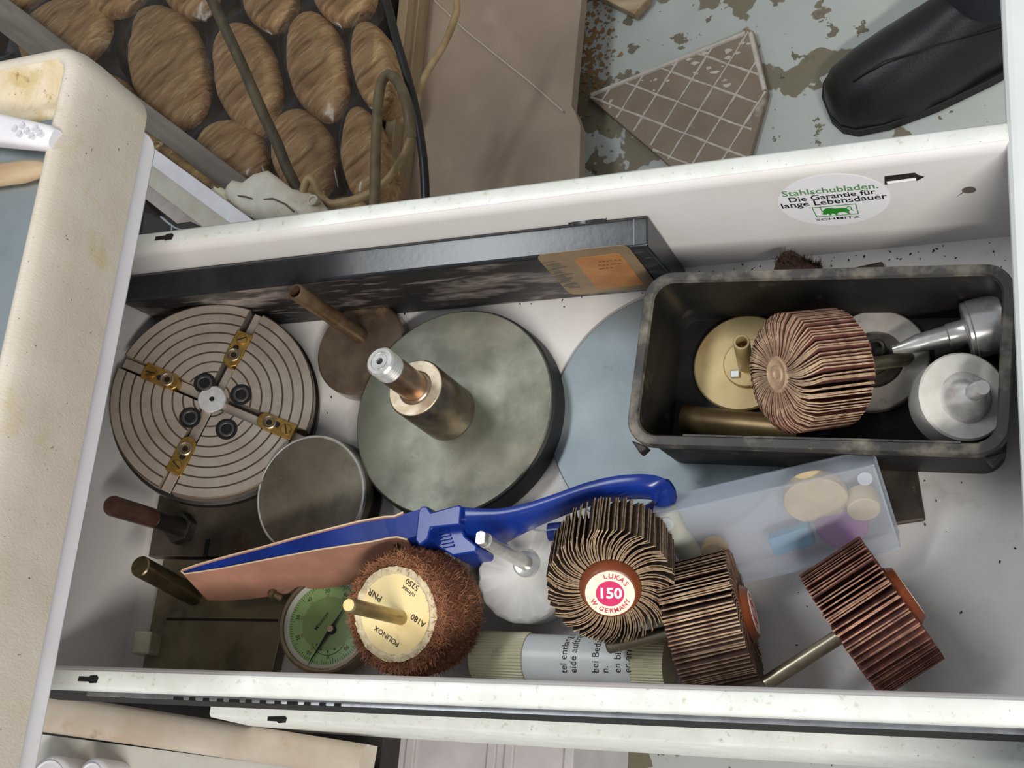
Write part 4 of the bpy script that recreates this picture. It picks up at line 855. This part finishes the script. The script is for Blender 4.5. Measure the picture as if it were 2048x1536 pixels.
for k in range(n):
    a = 2 * PI * k / n
    for r_, z_ in ((16.6, .1), (17.8 + mnoise.noise(Vector((k * .4, 1, 0))) * .5, 1.0 + mnoise.noise(Vector((k * .5, 0, 0))) * .5), (19.8 + mnoise.noise(Vector((k * .6, 2, 0))) * .8, .2 + mnoise.noise(Vector((k * .3, 5, 0))) * .8), (19.4, -.9)): vs.append((r_ * math.cos(a), r_ * math.sin(a), z_))
b.add(vs, [(k * 4 + i, k * 4 + i + 1, ((k + 1) % n) * 4 + i + 1, ((k + 1) % n) * 4 + i) for k in range(n) for i in range(3)]); b.build('frayed_edge', mat('frayed_paper', (222, 204, 168), (190, 172, 142), .3, rough=.8), pl, smooth=50)
ta = math.radians(149)
for s_, u, v, w_ in (('POLINOX', 774, 1272, 13.6), ('A180', 837, 1241, 7.6), ('PNR', 750.5, 1190, 7.4), ('n/max', 817.5, 1183, 7.0), ('5250', 825, 1169, 6.8)):
    q = FM.inverted() @ on_plane(u, v, fc_, fn_); write(pl, s_, T(q.x, q.y, .3) @ RZ(ta), M_ink, width=w_, bold=.008)
q = FM.inverted() @ on_plane(802, 1236, fc_, fn_); tipw = at(697, 1210, 52 + 47); q2 = FM.inverted() @ tipw
stub('shank', q, q2, 3.0, mat('brass_shank', (168, 152, 106), (140, 122, 78), .08, rough=.32, metal=.8), po, Vector((0, 0, 0)))

# ---- dial gauge
dn = Vector((.13, .063, .99)).normalized(); dc = at(654, 1246, 16)
DM = frame(dc, dn, (1, 0, 0)); dg = thing('dial_gauge', 'round dial gauge with a green face and black pointer', 'gauge', DM)
M_bez = mat('gauge_bezel', (150, 134, 108), (120, 104, 82), .1, rough=.35, metal=.7)
b = MB(); b.lathe([(21.0, .6), (21.4, 1.6), (22.6, 1.8), (23.6, 1), (23.8, -2), (23.4, -9), (20, -12.5), (0, -12.5)], 80); b.build('case', M_bez, dg, smooth=35)
b = MB(); b.lathe([(21.2, .8), (20.2, -.6), (19.2, -.9)], 80); b.build('inner_ring', mat('white_ring', (196, 196, 184), rough=.4), dg)
M_dial = mat('green_dial', (156, 190, 124), (146, 180, 114), .08, rough=.35); M_dial2 = mat('darker_green_dial', (134, 164, 98), (124, 152, 90), .08, rough=.35); M_tick = mat('dial_print', (58, 76, 48), rough=.5); M_dred = mat('brown_print', (150, 108, 58), rough=.5)
b = MB(); b.lathe([(0, -1), (19.8, -1)], 72); face = b.build('dial_face', M_dial, dg, smooth=0)
b = MB(); b.lathe([(0, -.92), (12.6, -.92)], 60); b.build('inner_dial', M_dial2, face, smooth=0)
b = MB()
for k in range(100):
    a = 2 * PI * k / 100; l = 2.6 if k % 10 == 0 else 2.0 if k % 5 == 0 else 1.3; b.box((18.9 - l / 2, 0, -.88), (l, .2, .04), RZ(a))
b.build('graduations', M_tick, face, smooth=0)
a50 = math.radians(100)
for k in range(10):
    a = a50 - (k - 5) * PI / 5
    write(face, str((k * 10) % 100), RZ(a) @ T(15.4, 0, -.86) @ RZ(-PI / 2), M_tick, size=2.6, bold=.01)
    write(face, str((100 - k * 10) % 100), RZ(a) @ T(13.2, 0, -.86) @ RZ(-PI / 2), M_dred, size=1.8)
q = DM.inverted() @ on_plane(642, 1241, dc, dn); write(face, 'Mitutoyo', T(q.x, q.y, -.84) @ RZ(math.radians(60)), M_ink, width=9.5, bold=.01)
b = MB(); arc = [(8.4 * math.cos(t) + 1.6, 8.4 * math.sin(t) - 6.2, -.84) for t in [math.radians(200 + 130 * k / 20) for k in range(21)]]; b.tube(arc, .12, 4)
for k, t in enumerate((215, 245, 275, 305)): b.lathe([(0, .05), (.5, .05)], 10, T(6.6 * math.cos(math.radians(t)) + 1.6, 6.6 * math.sin(math.radians(t)) - 6.2, -.86))
b.build('subdial', M_tick, face, smooth=0)
qc = DM.inverted() @ on_plane(661, 1258, dc, dn)
a1_ = DM.inverted() @ on_plane(686, 1220, dc, dn); a2_ = DM.inverted() @ on_plane(616, 1330, dc, dn)
b = MB()
for e, w0, w1 in ((a1_, .8, .2), (a2_, .9, .15)):
    d_ = (e - qc); d_.z = 0; pn = Vector((-d_.y, d_.x, 0)).normalized(); b.add([Vector((qc.x, qc.y, .1)) + pn * w0, Vector((qc.x, qc.y, .1)) - pn * w0, Vector((e.x, e.y, .1)) - pn * w1, Vector((e.x, e.y, .1)) + pn * w1], [(0, 1, 2, 3)])
b.lathe([(0, .3), (1.9, .3), (2.1, 0), (2.1, -.6)], 24, T(qc.x + .4, qc.y - .2, 0)); pt_ = b.build('pointer', M_bolt, dg, smooth=30)
b = MB(); b.lathe([(0, .8), (.35, .8), (.4, .75), (1.5, .75), (1.6, .3)], 20, T(qc.x, qc.y, 0)); b.build('pointer_boss', mat('copper_boss', (170, 138, 108), rough=.35, metal=.7), pt_)
q = DM.inverted() @ at(556, 1194, 12); b = MB(); b.tube([(q.x * .86, q.y * .86, -3), (q.x * .99, q.y * .99, -2)], 1.6, 12); b.lathe([(0, 1.6), (1.8, 1.5), (2.6, .6), (2.6, -1), (0, -1.6)], 20, frame(Vector((q.x, q.y, -1.5)), Vector((q.x, q.y, 1.5)))); b.build('clamp_screw', M_bez, dg, smooth=40)

# ---- white backing pad with spindle
wn = Vector((.112, .012, .994)).normalized(); wc_ = at(1047, 1148, 21)
wp = thing('white_backing_pad', 'white rubber backing pad with a silver spindle beside the flap wheel', 'pad', frame(wc_, wn)); WPM = frame(wc_, wn)
M_pad = mat('white_rubber', (220, 216, 212), (204, 200, 194), .05, rough=.5, spots=(((140, 130, 118), .3, .7, .76, (1, 1, 1), .6),))
b = MB(); b.lathe([(0, 0), (19.4, 0), (20.6, -.8), (21.0, -2), (20.4, -3.4), (20.8, -4.4), (20.2, -6), (19, -18), (0, -18)], 72, wob=lambda a, r, z: (.2 * math.sin(17 * a) if r > 20 else 0, .2 * math.sin(17 * a) if r > 20 else 0)); b.build('pad', M_pad, wp)
q0 = at(1053, 1127, 21); b = MB(); qq = WPM.inverted() @ q0; b.lathe([(6.2, 0), (6, .7), (5, 1.1), (0, 1.1)], 32, T(qq.x, qq.y, 0)); b.build('washer', M_bright, wp)
q1 = WPM.inverted() @ at(969, 1080, 62); o, F, L_ = stub('spindle', qq, q1, 3.2, M_bright, wp, Vector((0, 0, 0)))
b = MB(); b.prism([(2.9 * math.cos(a) if abs(math.cos(a)) < .75 else math.copysign(2.2, math.cos(a)), 2.9 * math.sin(a)) for a in [2 * PI * k / 24 for k in range(24)]], L_ - .2, L_ + 4, F); b.build('drive_flat', M_bright, wp, smooth=30, bevel=.3)
# grey plastic wedge between the pad and the blue tool
b = MB(); gp = [at(u, v, 10) for u, v in ((905, 1120), (948, 1098), (972, 1092), (958, 1150), (900, 1150))]; g0_ = gp[0].copy(); b.prism([(p.x - g0_.x, p.y - g0_.y) for p in gp], -9.5, 0)
tag(b.build('grey_wedge', mat('grey_plastic', (176, 172, 164), (150, 144, 136), .05, rough=.5), smooth=0, bevel=.8, M=T(*g0_)), 'small grey plastic wedge between brown fleece and white pad', 'wedge')

# ---- white glue stick tube with ribbed caps
t0_ = at(955, 1312, 11.2); t1_ = at(1340, 1312, 11.2); t1_.y = t0_.y - 1.5; td = t1_ - t0_; Lg = td.length
GM = frame(t0_, td, (0, 0, 1)); gs = thing('ribbed_tube', 'white printed tube with two ribbed cream caps by the near wall', 'tube', GM)
M_rib = mat('cream_ribbed', (226, 220, 188), (214, 206, 170), .05, rough=.45, spots=(((70, 60, 44), .06, .62, .72, (1, 1, 3), .7),)); M_tw = mat('tube_white', (234, 236, 236), (226, 228, 226), .05, rough=.35)
def ribbed(z0, z1, r, nrib):
    b = MB(); n = nrib * 4; prof_ = []
    ring = lambda rr_, z_, dep: [((rr_ - (dep if k % 4 in (2, 3) else 0)) * math.cos(2 * PI * k / n), (rr_ - (dep if k % 4 in (2, 3) else 0)) * math.sin(2 * PI * k / n), z_) for k in range(n)]
    b.loft([ring(r - 1, z0, 0), ring(r, z0 + .6, .3), ring(r, z0 + 1, .55), ring(r, z1 - 1, .55), ring(r - .2, z1, 0)]); return b
c1_ = (at(1062, 1312, 11.2) - t0_).length; c2_ = (at(1272, 1312, 11.2) - t0_).length
ribbed(0, c1_, 11.0, 46).build('cap', M_rib, gs, smooth=20)
ribbed(c2_, Lg, 10.6, 46).build('cap', M_rib, gs, smooth=20)
b = MB(); b.lathe([(10.4, c1_ - .5), (10.4, c2_ + .5)], 64); b.build('tube_body', M_tw, gs, smooth=60)
def wrapz(r): return lambda v: Vector((r * math.cos(v.y / r), r * math.sin(v.y / r), v.x))
# characters run round the circumference; local +x is up, lines stack along the axis
gi = GM.inverted()
def on_tube(u, v):
    p = CAMC.copy(); d = ray(u, v); o_ = gi @ p; dd = gi.to_3x3() @ d; A_ = dd.x ** 2 + dd.y ** 2; B_ = 2 * (o_.x * dd.x + o_.y * dd.y); C_ = o_.x ** 2 + o_.y ** 2 - 10.4 ** 2
    D_ = max(0, B_ * B_ - 4 * A_ * C_); t = (-B_ - math.sqrt(D_)) / (2 * A_); h = o_ + dd * t; return h.z, math.atan2(h.y, h.x)
for s_, u in (('tel entlang der', 1129), ('eide auftragen', 1148), ('bei Bedarf', 1192), ('n.', 1211), ('en bis gut', 1236), ('er erreicht', 1256)):
    z_, th = on_tube(u, 1346); vs, fs = glyphs(s_, size=4.3, bold=.006, align='LEFT')
    b = MB(); z1_, th1 = on_tube(u, 1300); sg = 1 if th1 > th else -1
    b.add([Vector((10.45 * math.cos(th + sg * v.x / 10.4), 10.45 * math.sin(th + sg * v.x / 10.4), z_ - v.y)) for v in vs], fs); b.build('lettering', M_ink, gs, smooth=0)

# ---- translucent box with rubber wheels
TL, TR = at(1302, 1034, 40), at(1749, 931, 40); BR = at(1806, 1100, 13)
ex = (TR - TL).normalized(); ey = (TR - BR); ey = (ey - ex * ey.dot(ex)); hB = ey.length; ey.normalize(); en = ex.cross(ey); wB = (TR - TL).length
BM = frame(TR - ex * wB / 2 - ey * hB / 2, en, ex); DP = 15.0
bx = thing('clear_box', 'frosted clear plastic box leaning on the tray with beige wheels inside', 'box', BM)
def frosted(name, rough, col, mixf):
    m = bpy.data.materials.new(name); m.use_nodes = True; nt = m.node_tree; bs = nt.nodes['Principled BSDF']; out = nt.nodes['Material Output']
    bs.inputs['Base Color'].default_value = lin(col); bs.inputs['Roughness'].default_value = .28; bs.inputs['Specular IOR Level'].default_value = .6
    rf = nt.nodes.new('ShaderNodeBsdfRefraction'); rf.inputs['Roughness'].default_value = rough; rf.inputs['IOR'].default_value = 1.04; rf.inputs['Color'].default_value = (.97, .98, 1, 1)
    tp = nt.nodes.new('ShaderNodeBsdfTransparent'); tp.inputs[0].default_value = (.95, .97, 1, 1); m0 = nt.nodes.new('ShaderNodeMixShader'); m0.inputs[0].default_value = .3; nt.links.new(tp.outputs[0], m0.inputs[1]); nt.links.new(rf.outputs[0], m0.inputs[2])
    mx = nt.nodes.new('ShaderNodeMixShader'); mx.inputs[0].default_value = mixf; nt.links.new(m0.outputs[0], mx.inputs[1]); nt.links.new(bs.outputs[0], mx.inputs[2]); nt.links.new(mx.outputs[0], out.inputs[0]); return m
M_fr = frosted('frosted_lid', .22, (206, 206, 208), .17); M_fr2 = frosted('frosted_wall', .12, (226, 230, 236), .3)
b = MB(); b.prism(rrect(wB, hB, 1.5, 3), -.9, 0); b.build('lid', M_fr, bx, smooth=0)
for (cx, cy, w_, h_) in ((0, hB / 2 - .5, wB, 1.0), (0, -hB / 2 + .5, wB, 1.0), (-wB / 2 + .5, 0, 1.0, hB - 2), (wB / 2 - .5, 0, 1.0, hB - 2)):
    b = MB(); b.box((cx, cy, -DP / 2 - .5), (w_, h_, DP - 1)); b.build('side_wall', M_fr2, bx, smooth=0, bevel=.3)
b = MB(); b.box((0, 0, -DP - .3), (wB, hB, .8)); b.build('bottom', M_fr2, bx, smooth=0)
for u, v in ((1730, 957), (1333, 1048)):
    q = BM.inverted() @ on_plane(u, v, BM.translation, en); b = MB(); b.prism(circ(2.9, 24), .02, .3, T(q.x, q.y, 0)); b.build('moulded_dot', M_fr2, bx, smooth=0)
M_bw = mat('beige_rubber', (226, 200, 156), (214, 186, 142), .1, rough=.7); M_pw = mat('mauve_rubber', (166, 96, 158), rough=.7); M_bl = mat('blue_rubber', (74, 146, 176), rough=.7); M_yw = mat('cream_rubber', (220, 212, 176), rough=.7)
tilt = RX(math.radians(22))
def inbox(u, v, dz):
    q = on_plane(u, v, BM.translation + en * dz, en); return BM.inverted() @ q
def rwheel(u, v, dz, r, h, m, label, nm='rubber_wheel', ang=0.0):
    q = inbox(u, v, dz); b = MB(); b.lathe([(0, 0), (r - .5, 0), (r, -.5), (r, -h), (0, -h)], 40)
    tag(b.build(nm, m, smooth=40, M=BM @ T(*q) @ RX(ang)), label, 'rubber wheel', 'rubber wheels in the clear box')
rwheel(1632, 1004, -5.2, 12.6, 5, M_bw, 'larger beige rubber wheel seen through the clear lid', ang=.33)
rwheel(1728, 1021, -3.2, 6.4, 8, M_bw, 'smaller beige rubber wheel seen through the clear lid', ang=.33)
rwheel(1684, 1050, -8.2, 10.5, 5, M_pw, 'mauve rubber wheel under the beige ones in the clear box')
rwheel(1428, 1112, -5, 6, 6, mat('amber_rubber', (222, 172, 100), rough=.7), 'small amber rubber wheel behind the lower edge of the lid')
q = inbox(1583, 1084, -3.2); b = MB(); b.box((0, 0, -3), (17, 8, 6), RZ(math.radians(6))); tag(b.build('blue_block', M_bl, bevel=.4, M=BM @ T(*q)), 'small blue abrasive block inside the clear box', 'block')
q = inbox(1352, 1068, -6); b = MB(); b.tube([(-1, 12, 0), (0, 0, 0), (3, -12, 0)], 5, 16); tag(b.build('cream_roll', M_yw, smooth=60, M=BM @ T(*q)), 'cream cylinder at the left end of the clear box', 'cylinder')

# ---- blue sanding tool with a pink abrasive belt
bl_o = at(845, 1045, 30)
bt_ = thing('sanding_tool', 'blue plastic hand sander with a pink abrasive belt and curved handle', 'sander', T(bl_o.x, bl_o.y, 0)); bo3 = Vector((bl_o.x, bl_o.y, 0))
M_blue = mat('blue_plastic', (20, 50, 136), (14, 38, 110), .04, rough=.26, bump=.02, bscale=.4, spots=(((150, 168, 210), .05, .72, .80, (.3, 1, 1), .35),)); M_belt = mat('pink_abrasive', (174, 124, 104), (148, 106, 86), .04, rough=.8, spots=(((220, 190, 160), .05, .64, .72, (.4, 1, 1), .5), ((150, 128, 92), .02, .58, .7, (1, 1, 1), .5))); M_bback = mat('belt_backing', (216, 190, 160), rough=.8)
stn = [  # far edge (u, v), near edge (u, v), height
    (367, 1143, 370, 1146, 37), (395, 1133, 400, 1142, 37.5), (440, 1120, 450, 1134, 38), (520, 1099, 535, 1117, 39.5), (620, 1071, 640, 1097, 41.5), (720, 1046, 735, 1083, 43.5), (770, 1037, 778, 1074, 44.5), (790, 1036, 795, 1072, 45), (808, 1028, 815, 1077, 45.4), (838, 1019, 842, 1069, 46)]
wob_b = [at(u1, v1, z) for u0, v0, u1, v1, z in stn]; wob_a = [at(u0, v0, z) for u0, v0, u1, v1, z in stn]
dn_ = Vector((.0, -.36, -.93)); dep = [22, 24, 25.5, 27, 28, 28, 28, 28, 28, 27]; dep = [min(x_, 36) for x_ in dep]
b = MB(); secs = [[wob_a[i] - bo3, wob_b[i] - bo3, wob_b[i] + dn_ * dep[i] - bo3, wob_a[i] + dn_ * dep[i] - bo3] for i in range(len(stn))]; b.loft(secs); b.build('wedge', M_blue, bt_, smooth=0)
off = Vector((0.1, -.6, -.15)); off2 = -off; b = MB(); NB = 9
near = [p + off for p in wob_b[:NB]]; far = [p + off2 for p in wob_a[:NB]]
path = [*(reversed(near)), wob_a[0] + Vector((-1.0, 0, 0)), *far]; dd = [*(reversed(dep[:NB])), dep[0], *dep[:NB]]
secs = []
for i, p in enumerate(path):
    t = (path[min(i + 1, len(path) - 1)] - path[max(i - 1, 0)]).normalized(); nn = t.cross(Vector((0, 0, 1))).normalized() * .35; up_ = Vector((0, .05, .7))
    secs.append([p + up_ - nn - bo3, p + up_ + nn - bo3, p + nn + dn_ * dd[i] - bo3, p - nn + dn_ * dd[i] - bo3])
b.loft(secs); 
b.m = [1 if (i % 4) == 0 and i < (len(secs) - 1) * 4 else 0 for i in range(len(b.f))]
b.build('abrasive_belt', [M_belt, M_bback], bt_, smooth=0)
q = at(790, 1082, 42) - bo3; b = MB(); b.tube([q + Vector((0, 0, 0)), q + dn_ * 20], 1.8, 14); b.build('clamp_pin', M_spin, bt_)
# neck block, clamp hook and curved handle
def pxprism(px, z1, z0, name, m=M_blue, bevel=.8):
    b = MB(); P_ = [at(u, v, z1) - bo3 for u, v in px]; b.prism([(p.x, p.y) for p in P_], z0, z1); return b.build(name, m, bt_, smooth=0, bevel=bevel)
pxprism([(836, 1022), (842, 1012), (854, 1012), (862, 1024), (916, 1009), (923, 1012), (920, 1050), (862, 1056), (856, 1078), (838, 1092), (830, 1080)], 47, 26, 'neck')
pxprism([(858, 1064), (922, 1050), (930, 1072), (955, 1092), (952, 1104), (905, 1112), (868, 1090)], 40, 14, 'grip_block')
for k in range(5):
    u = 876 + k * 2.5; v = 1066 + k * 7; p = at(u, v, 40.4) - bo3; q = at(u + 22, v - 4, 40.4) - bo3; b = MB(); b.tube([p, q], .5, 6); b.build('grip_ridge', M_blue, bt_)
farp = [(917, 1009), (960, 1014), (1000, 1014), (1050, 1004), (1110, 985), (1170, 963), (1230, 949), (1290, 945), (1328, 953), (1345, 972)]
nrp = [(920, 1046), (965, 1042), (1010, 1038), (1060, 1027), (1115, 1008), (1175, 989), (1235, 978), (1282, 976), (1304, 982), (1312, 990)]
hz_ = [44, 44, 44, 44.5, 45.5, 47, 48, 48, 46, 42]; hd_ = [24, 21, 15, 11, 9.5, 9, 9, 9, 9, 9]
fa = spline([at(u, v, z) for (u, v), z in zip(farp, hz_)], 5); ne = spline([at(u, v, z) for (u, v), z in zip(nrp, hz_)], 5)
hd = spline([(x_, 0, 0) for x_ in hd_], 5); b = MB(); secs = []
for f_, n_, d_ in zip(fa, ne, hd):
    D = dn_ * d_.x; e = f_ - n_
    pts_ = [n_ + e * .16 + dn_ * .3, n_ + e * .3 - dn_ * .5, n_ + e * .7 - dn_ * .5, f_ - e * .1, f_ + dn_ * 1.6, f_ + D * .85, f_ - e * .15 + D, n_ + e * .15 + D, n_ + D * .85, n_ + dn_ * 1.6]
    secs.append([p - bo3 for p in pts_])
b.loft(secs); hd_o = b.build('handle', M_blue, bt_, smooth=50)
rp = spline([at(*p) for p in ((1322, 972, 40), (1332, 990, 36), (1326, 1010, 30), (1296, 1030, 24), (1240, 1046, 20), (1170, 1058, 18), (1100, 1066, 18))], 6)
b = MB(); b.tube([p - bo3 for p in rp], 4.4, 14); b.build('handle_return', M_blue, bt_, smooth=55)

# ---- two ground plates with pins at the back left
M_plate = mat('ground_plate', (118, 108, 96), (88, 80, 70), .04, rough=.36, rough2=.5, metal=.75, spots=(((92, 58, 42), .03, .6, .7, (1, 1, 1), .8), ((160, 148, 126), .6, .72, .77, (1, 1, 1), .5)))
M_plate2 = mat('oiled_plate', (132, 124, 102), (104, 96, 78), .03, rough=.34, rough2=.5, metal=.7, spots=(((72, 64, 50), .03, .6, .72, (1, 1, 1), .6), ((170, 158, 124), .5, .72, .77, (1, 1, 1), .5)))
pa = [at(u, v, 7) for u, v in ((318, 990), (560, 990), (545, 1113), (296, 1113))]; ao = pa[3].copy(); ao.z = 0
pA = thing('pin_plate', 'dark steel plate with a brown tipped pin through a hex nut', 'plate', T(ao.x, ao.y, 0))
b = MB(); b.prism([(p.x - ao.x, p.y - ao.y) for p in pa], .5, 7); b.build('slab', M_plate, pA, smooth=0, bevel=.5)
q = at(413, 1096, 7.1) - ao; b = MB(); b.box((q.x, q.y, 7.05), (2.6, 9, .2)); b.build('slot', M_black, pA, smooth=0)
qn = at(360, 1056, 10) - ao; b = MB(); b.prism([(8.6 * math.cos(a), 8.6 * math.sin(a)) for a in [k * PI / 3 + .3 for k in range(6)]], 7, 13, T(qn.x, qn.y, 0)); b.build('hex_nut', mat('nut_steel', (84, 80, 76), (60, 56, 52), .1, rough=.35, metal=.8), pA, smooth=0, bevel=.6)
p0 = at(360, 1053, 12); p1 = at(219, 1010, 66); pm_ = p0.lerp(p1, .42)
stub('threaded_post', p0, pm_, 4.7, M_dark, pA, ao); stub('pin_tip', pm_, p1, 4.9, mat('brown_lacquer', (92, 66, 56), (72, 50, 42), .1, rough=.3, metal=.4), pA, ao, tip=[(4.9, -2.2), (4.3, -.8), (2.8, -.1), (1.2, .1), (1.0, 1.0), (0, 1.3)])
pb_ = [at(u, v, 7) for u, v in ((326, 1119), (560, 1119), (575, 1210), (545, 1342), (283, 1342))]; bo4 = pb_[4].copy(); bo4.z = 0
pB = thing('pin_plate', 'oily grey plate with a long slit and a plain steel pin', 'plate', T(bo4.x, bo4.y, 0))
b = MB(); b.prism([(p.x - bo4.x, p.y - bo4.y) for p in pb_], .5, 7); b.build('slab', M_plate2, pB, smooth=0, bevel=.5)
p_, q = at(333, 1238, 7.1) - bo4, at(556, 1238, 7.1) - bo4; b = MB(); b.box(((p_.x + q.x) / 2, p_.y, 7.05), (q.x - p_.x, 1.2, .2)); b.build('slit', M_black, pB, smooth=0)
stub('pin', at(388, 1191, 7), at(279, 1132, 53), 5.1, mat('oiled_pin', (128, 116, 90), (88, 78, 58), .08, rough=.25, metal=.9), pB, bo4)
# small square nut with a round head against the back wall
qs = at(279, 1284, 16); sn = thing('square_nut', 'small bright square nut block near the back wall', 'nut', T(qs.x, qs.y, 0))
b = MB(); b.box((0, 0, 7.5), (11, 11, 15)); b.build('block', mat('dull_nickel', (206, 202, 186), (176, 170, 152), .1, rough=.35, metal=.7), sn, smooth=0, bevel=.8)
b = MB(); b.lathe([(0, 0), (4, 0), (4, 3), (3, 4.6), (0, 5)], 20, frame((-6, 1, 8), (-1, 0, 0))); b.build('round_head', M_dark, sn)
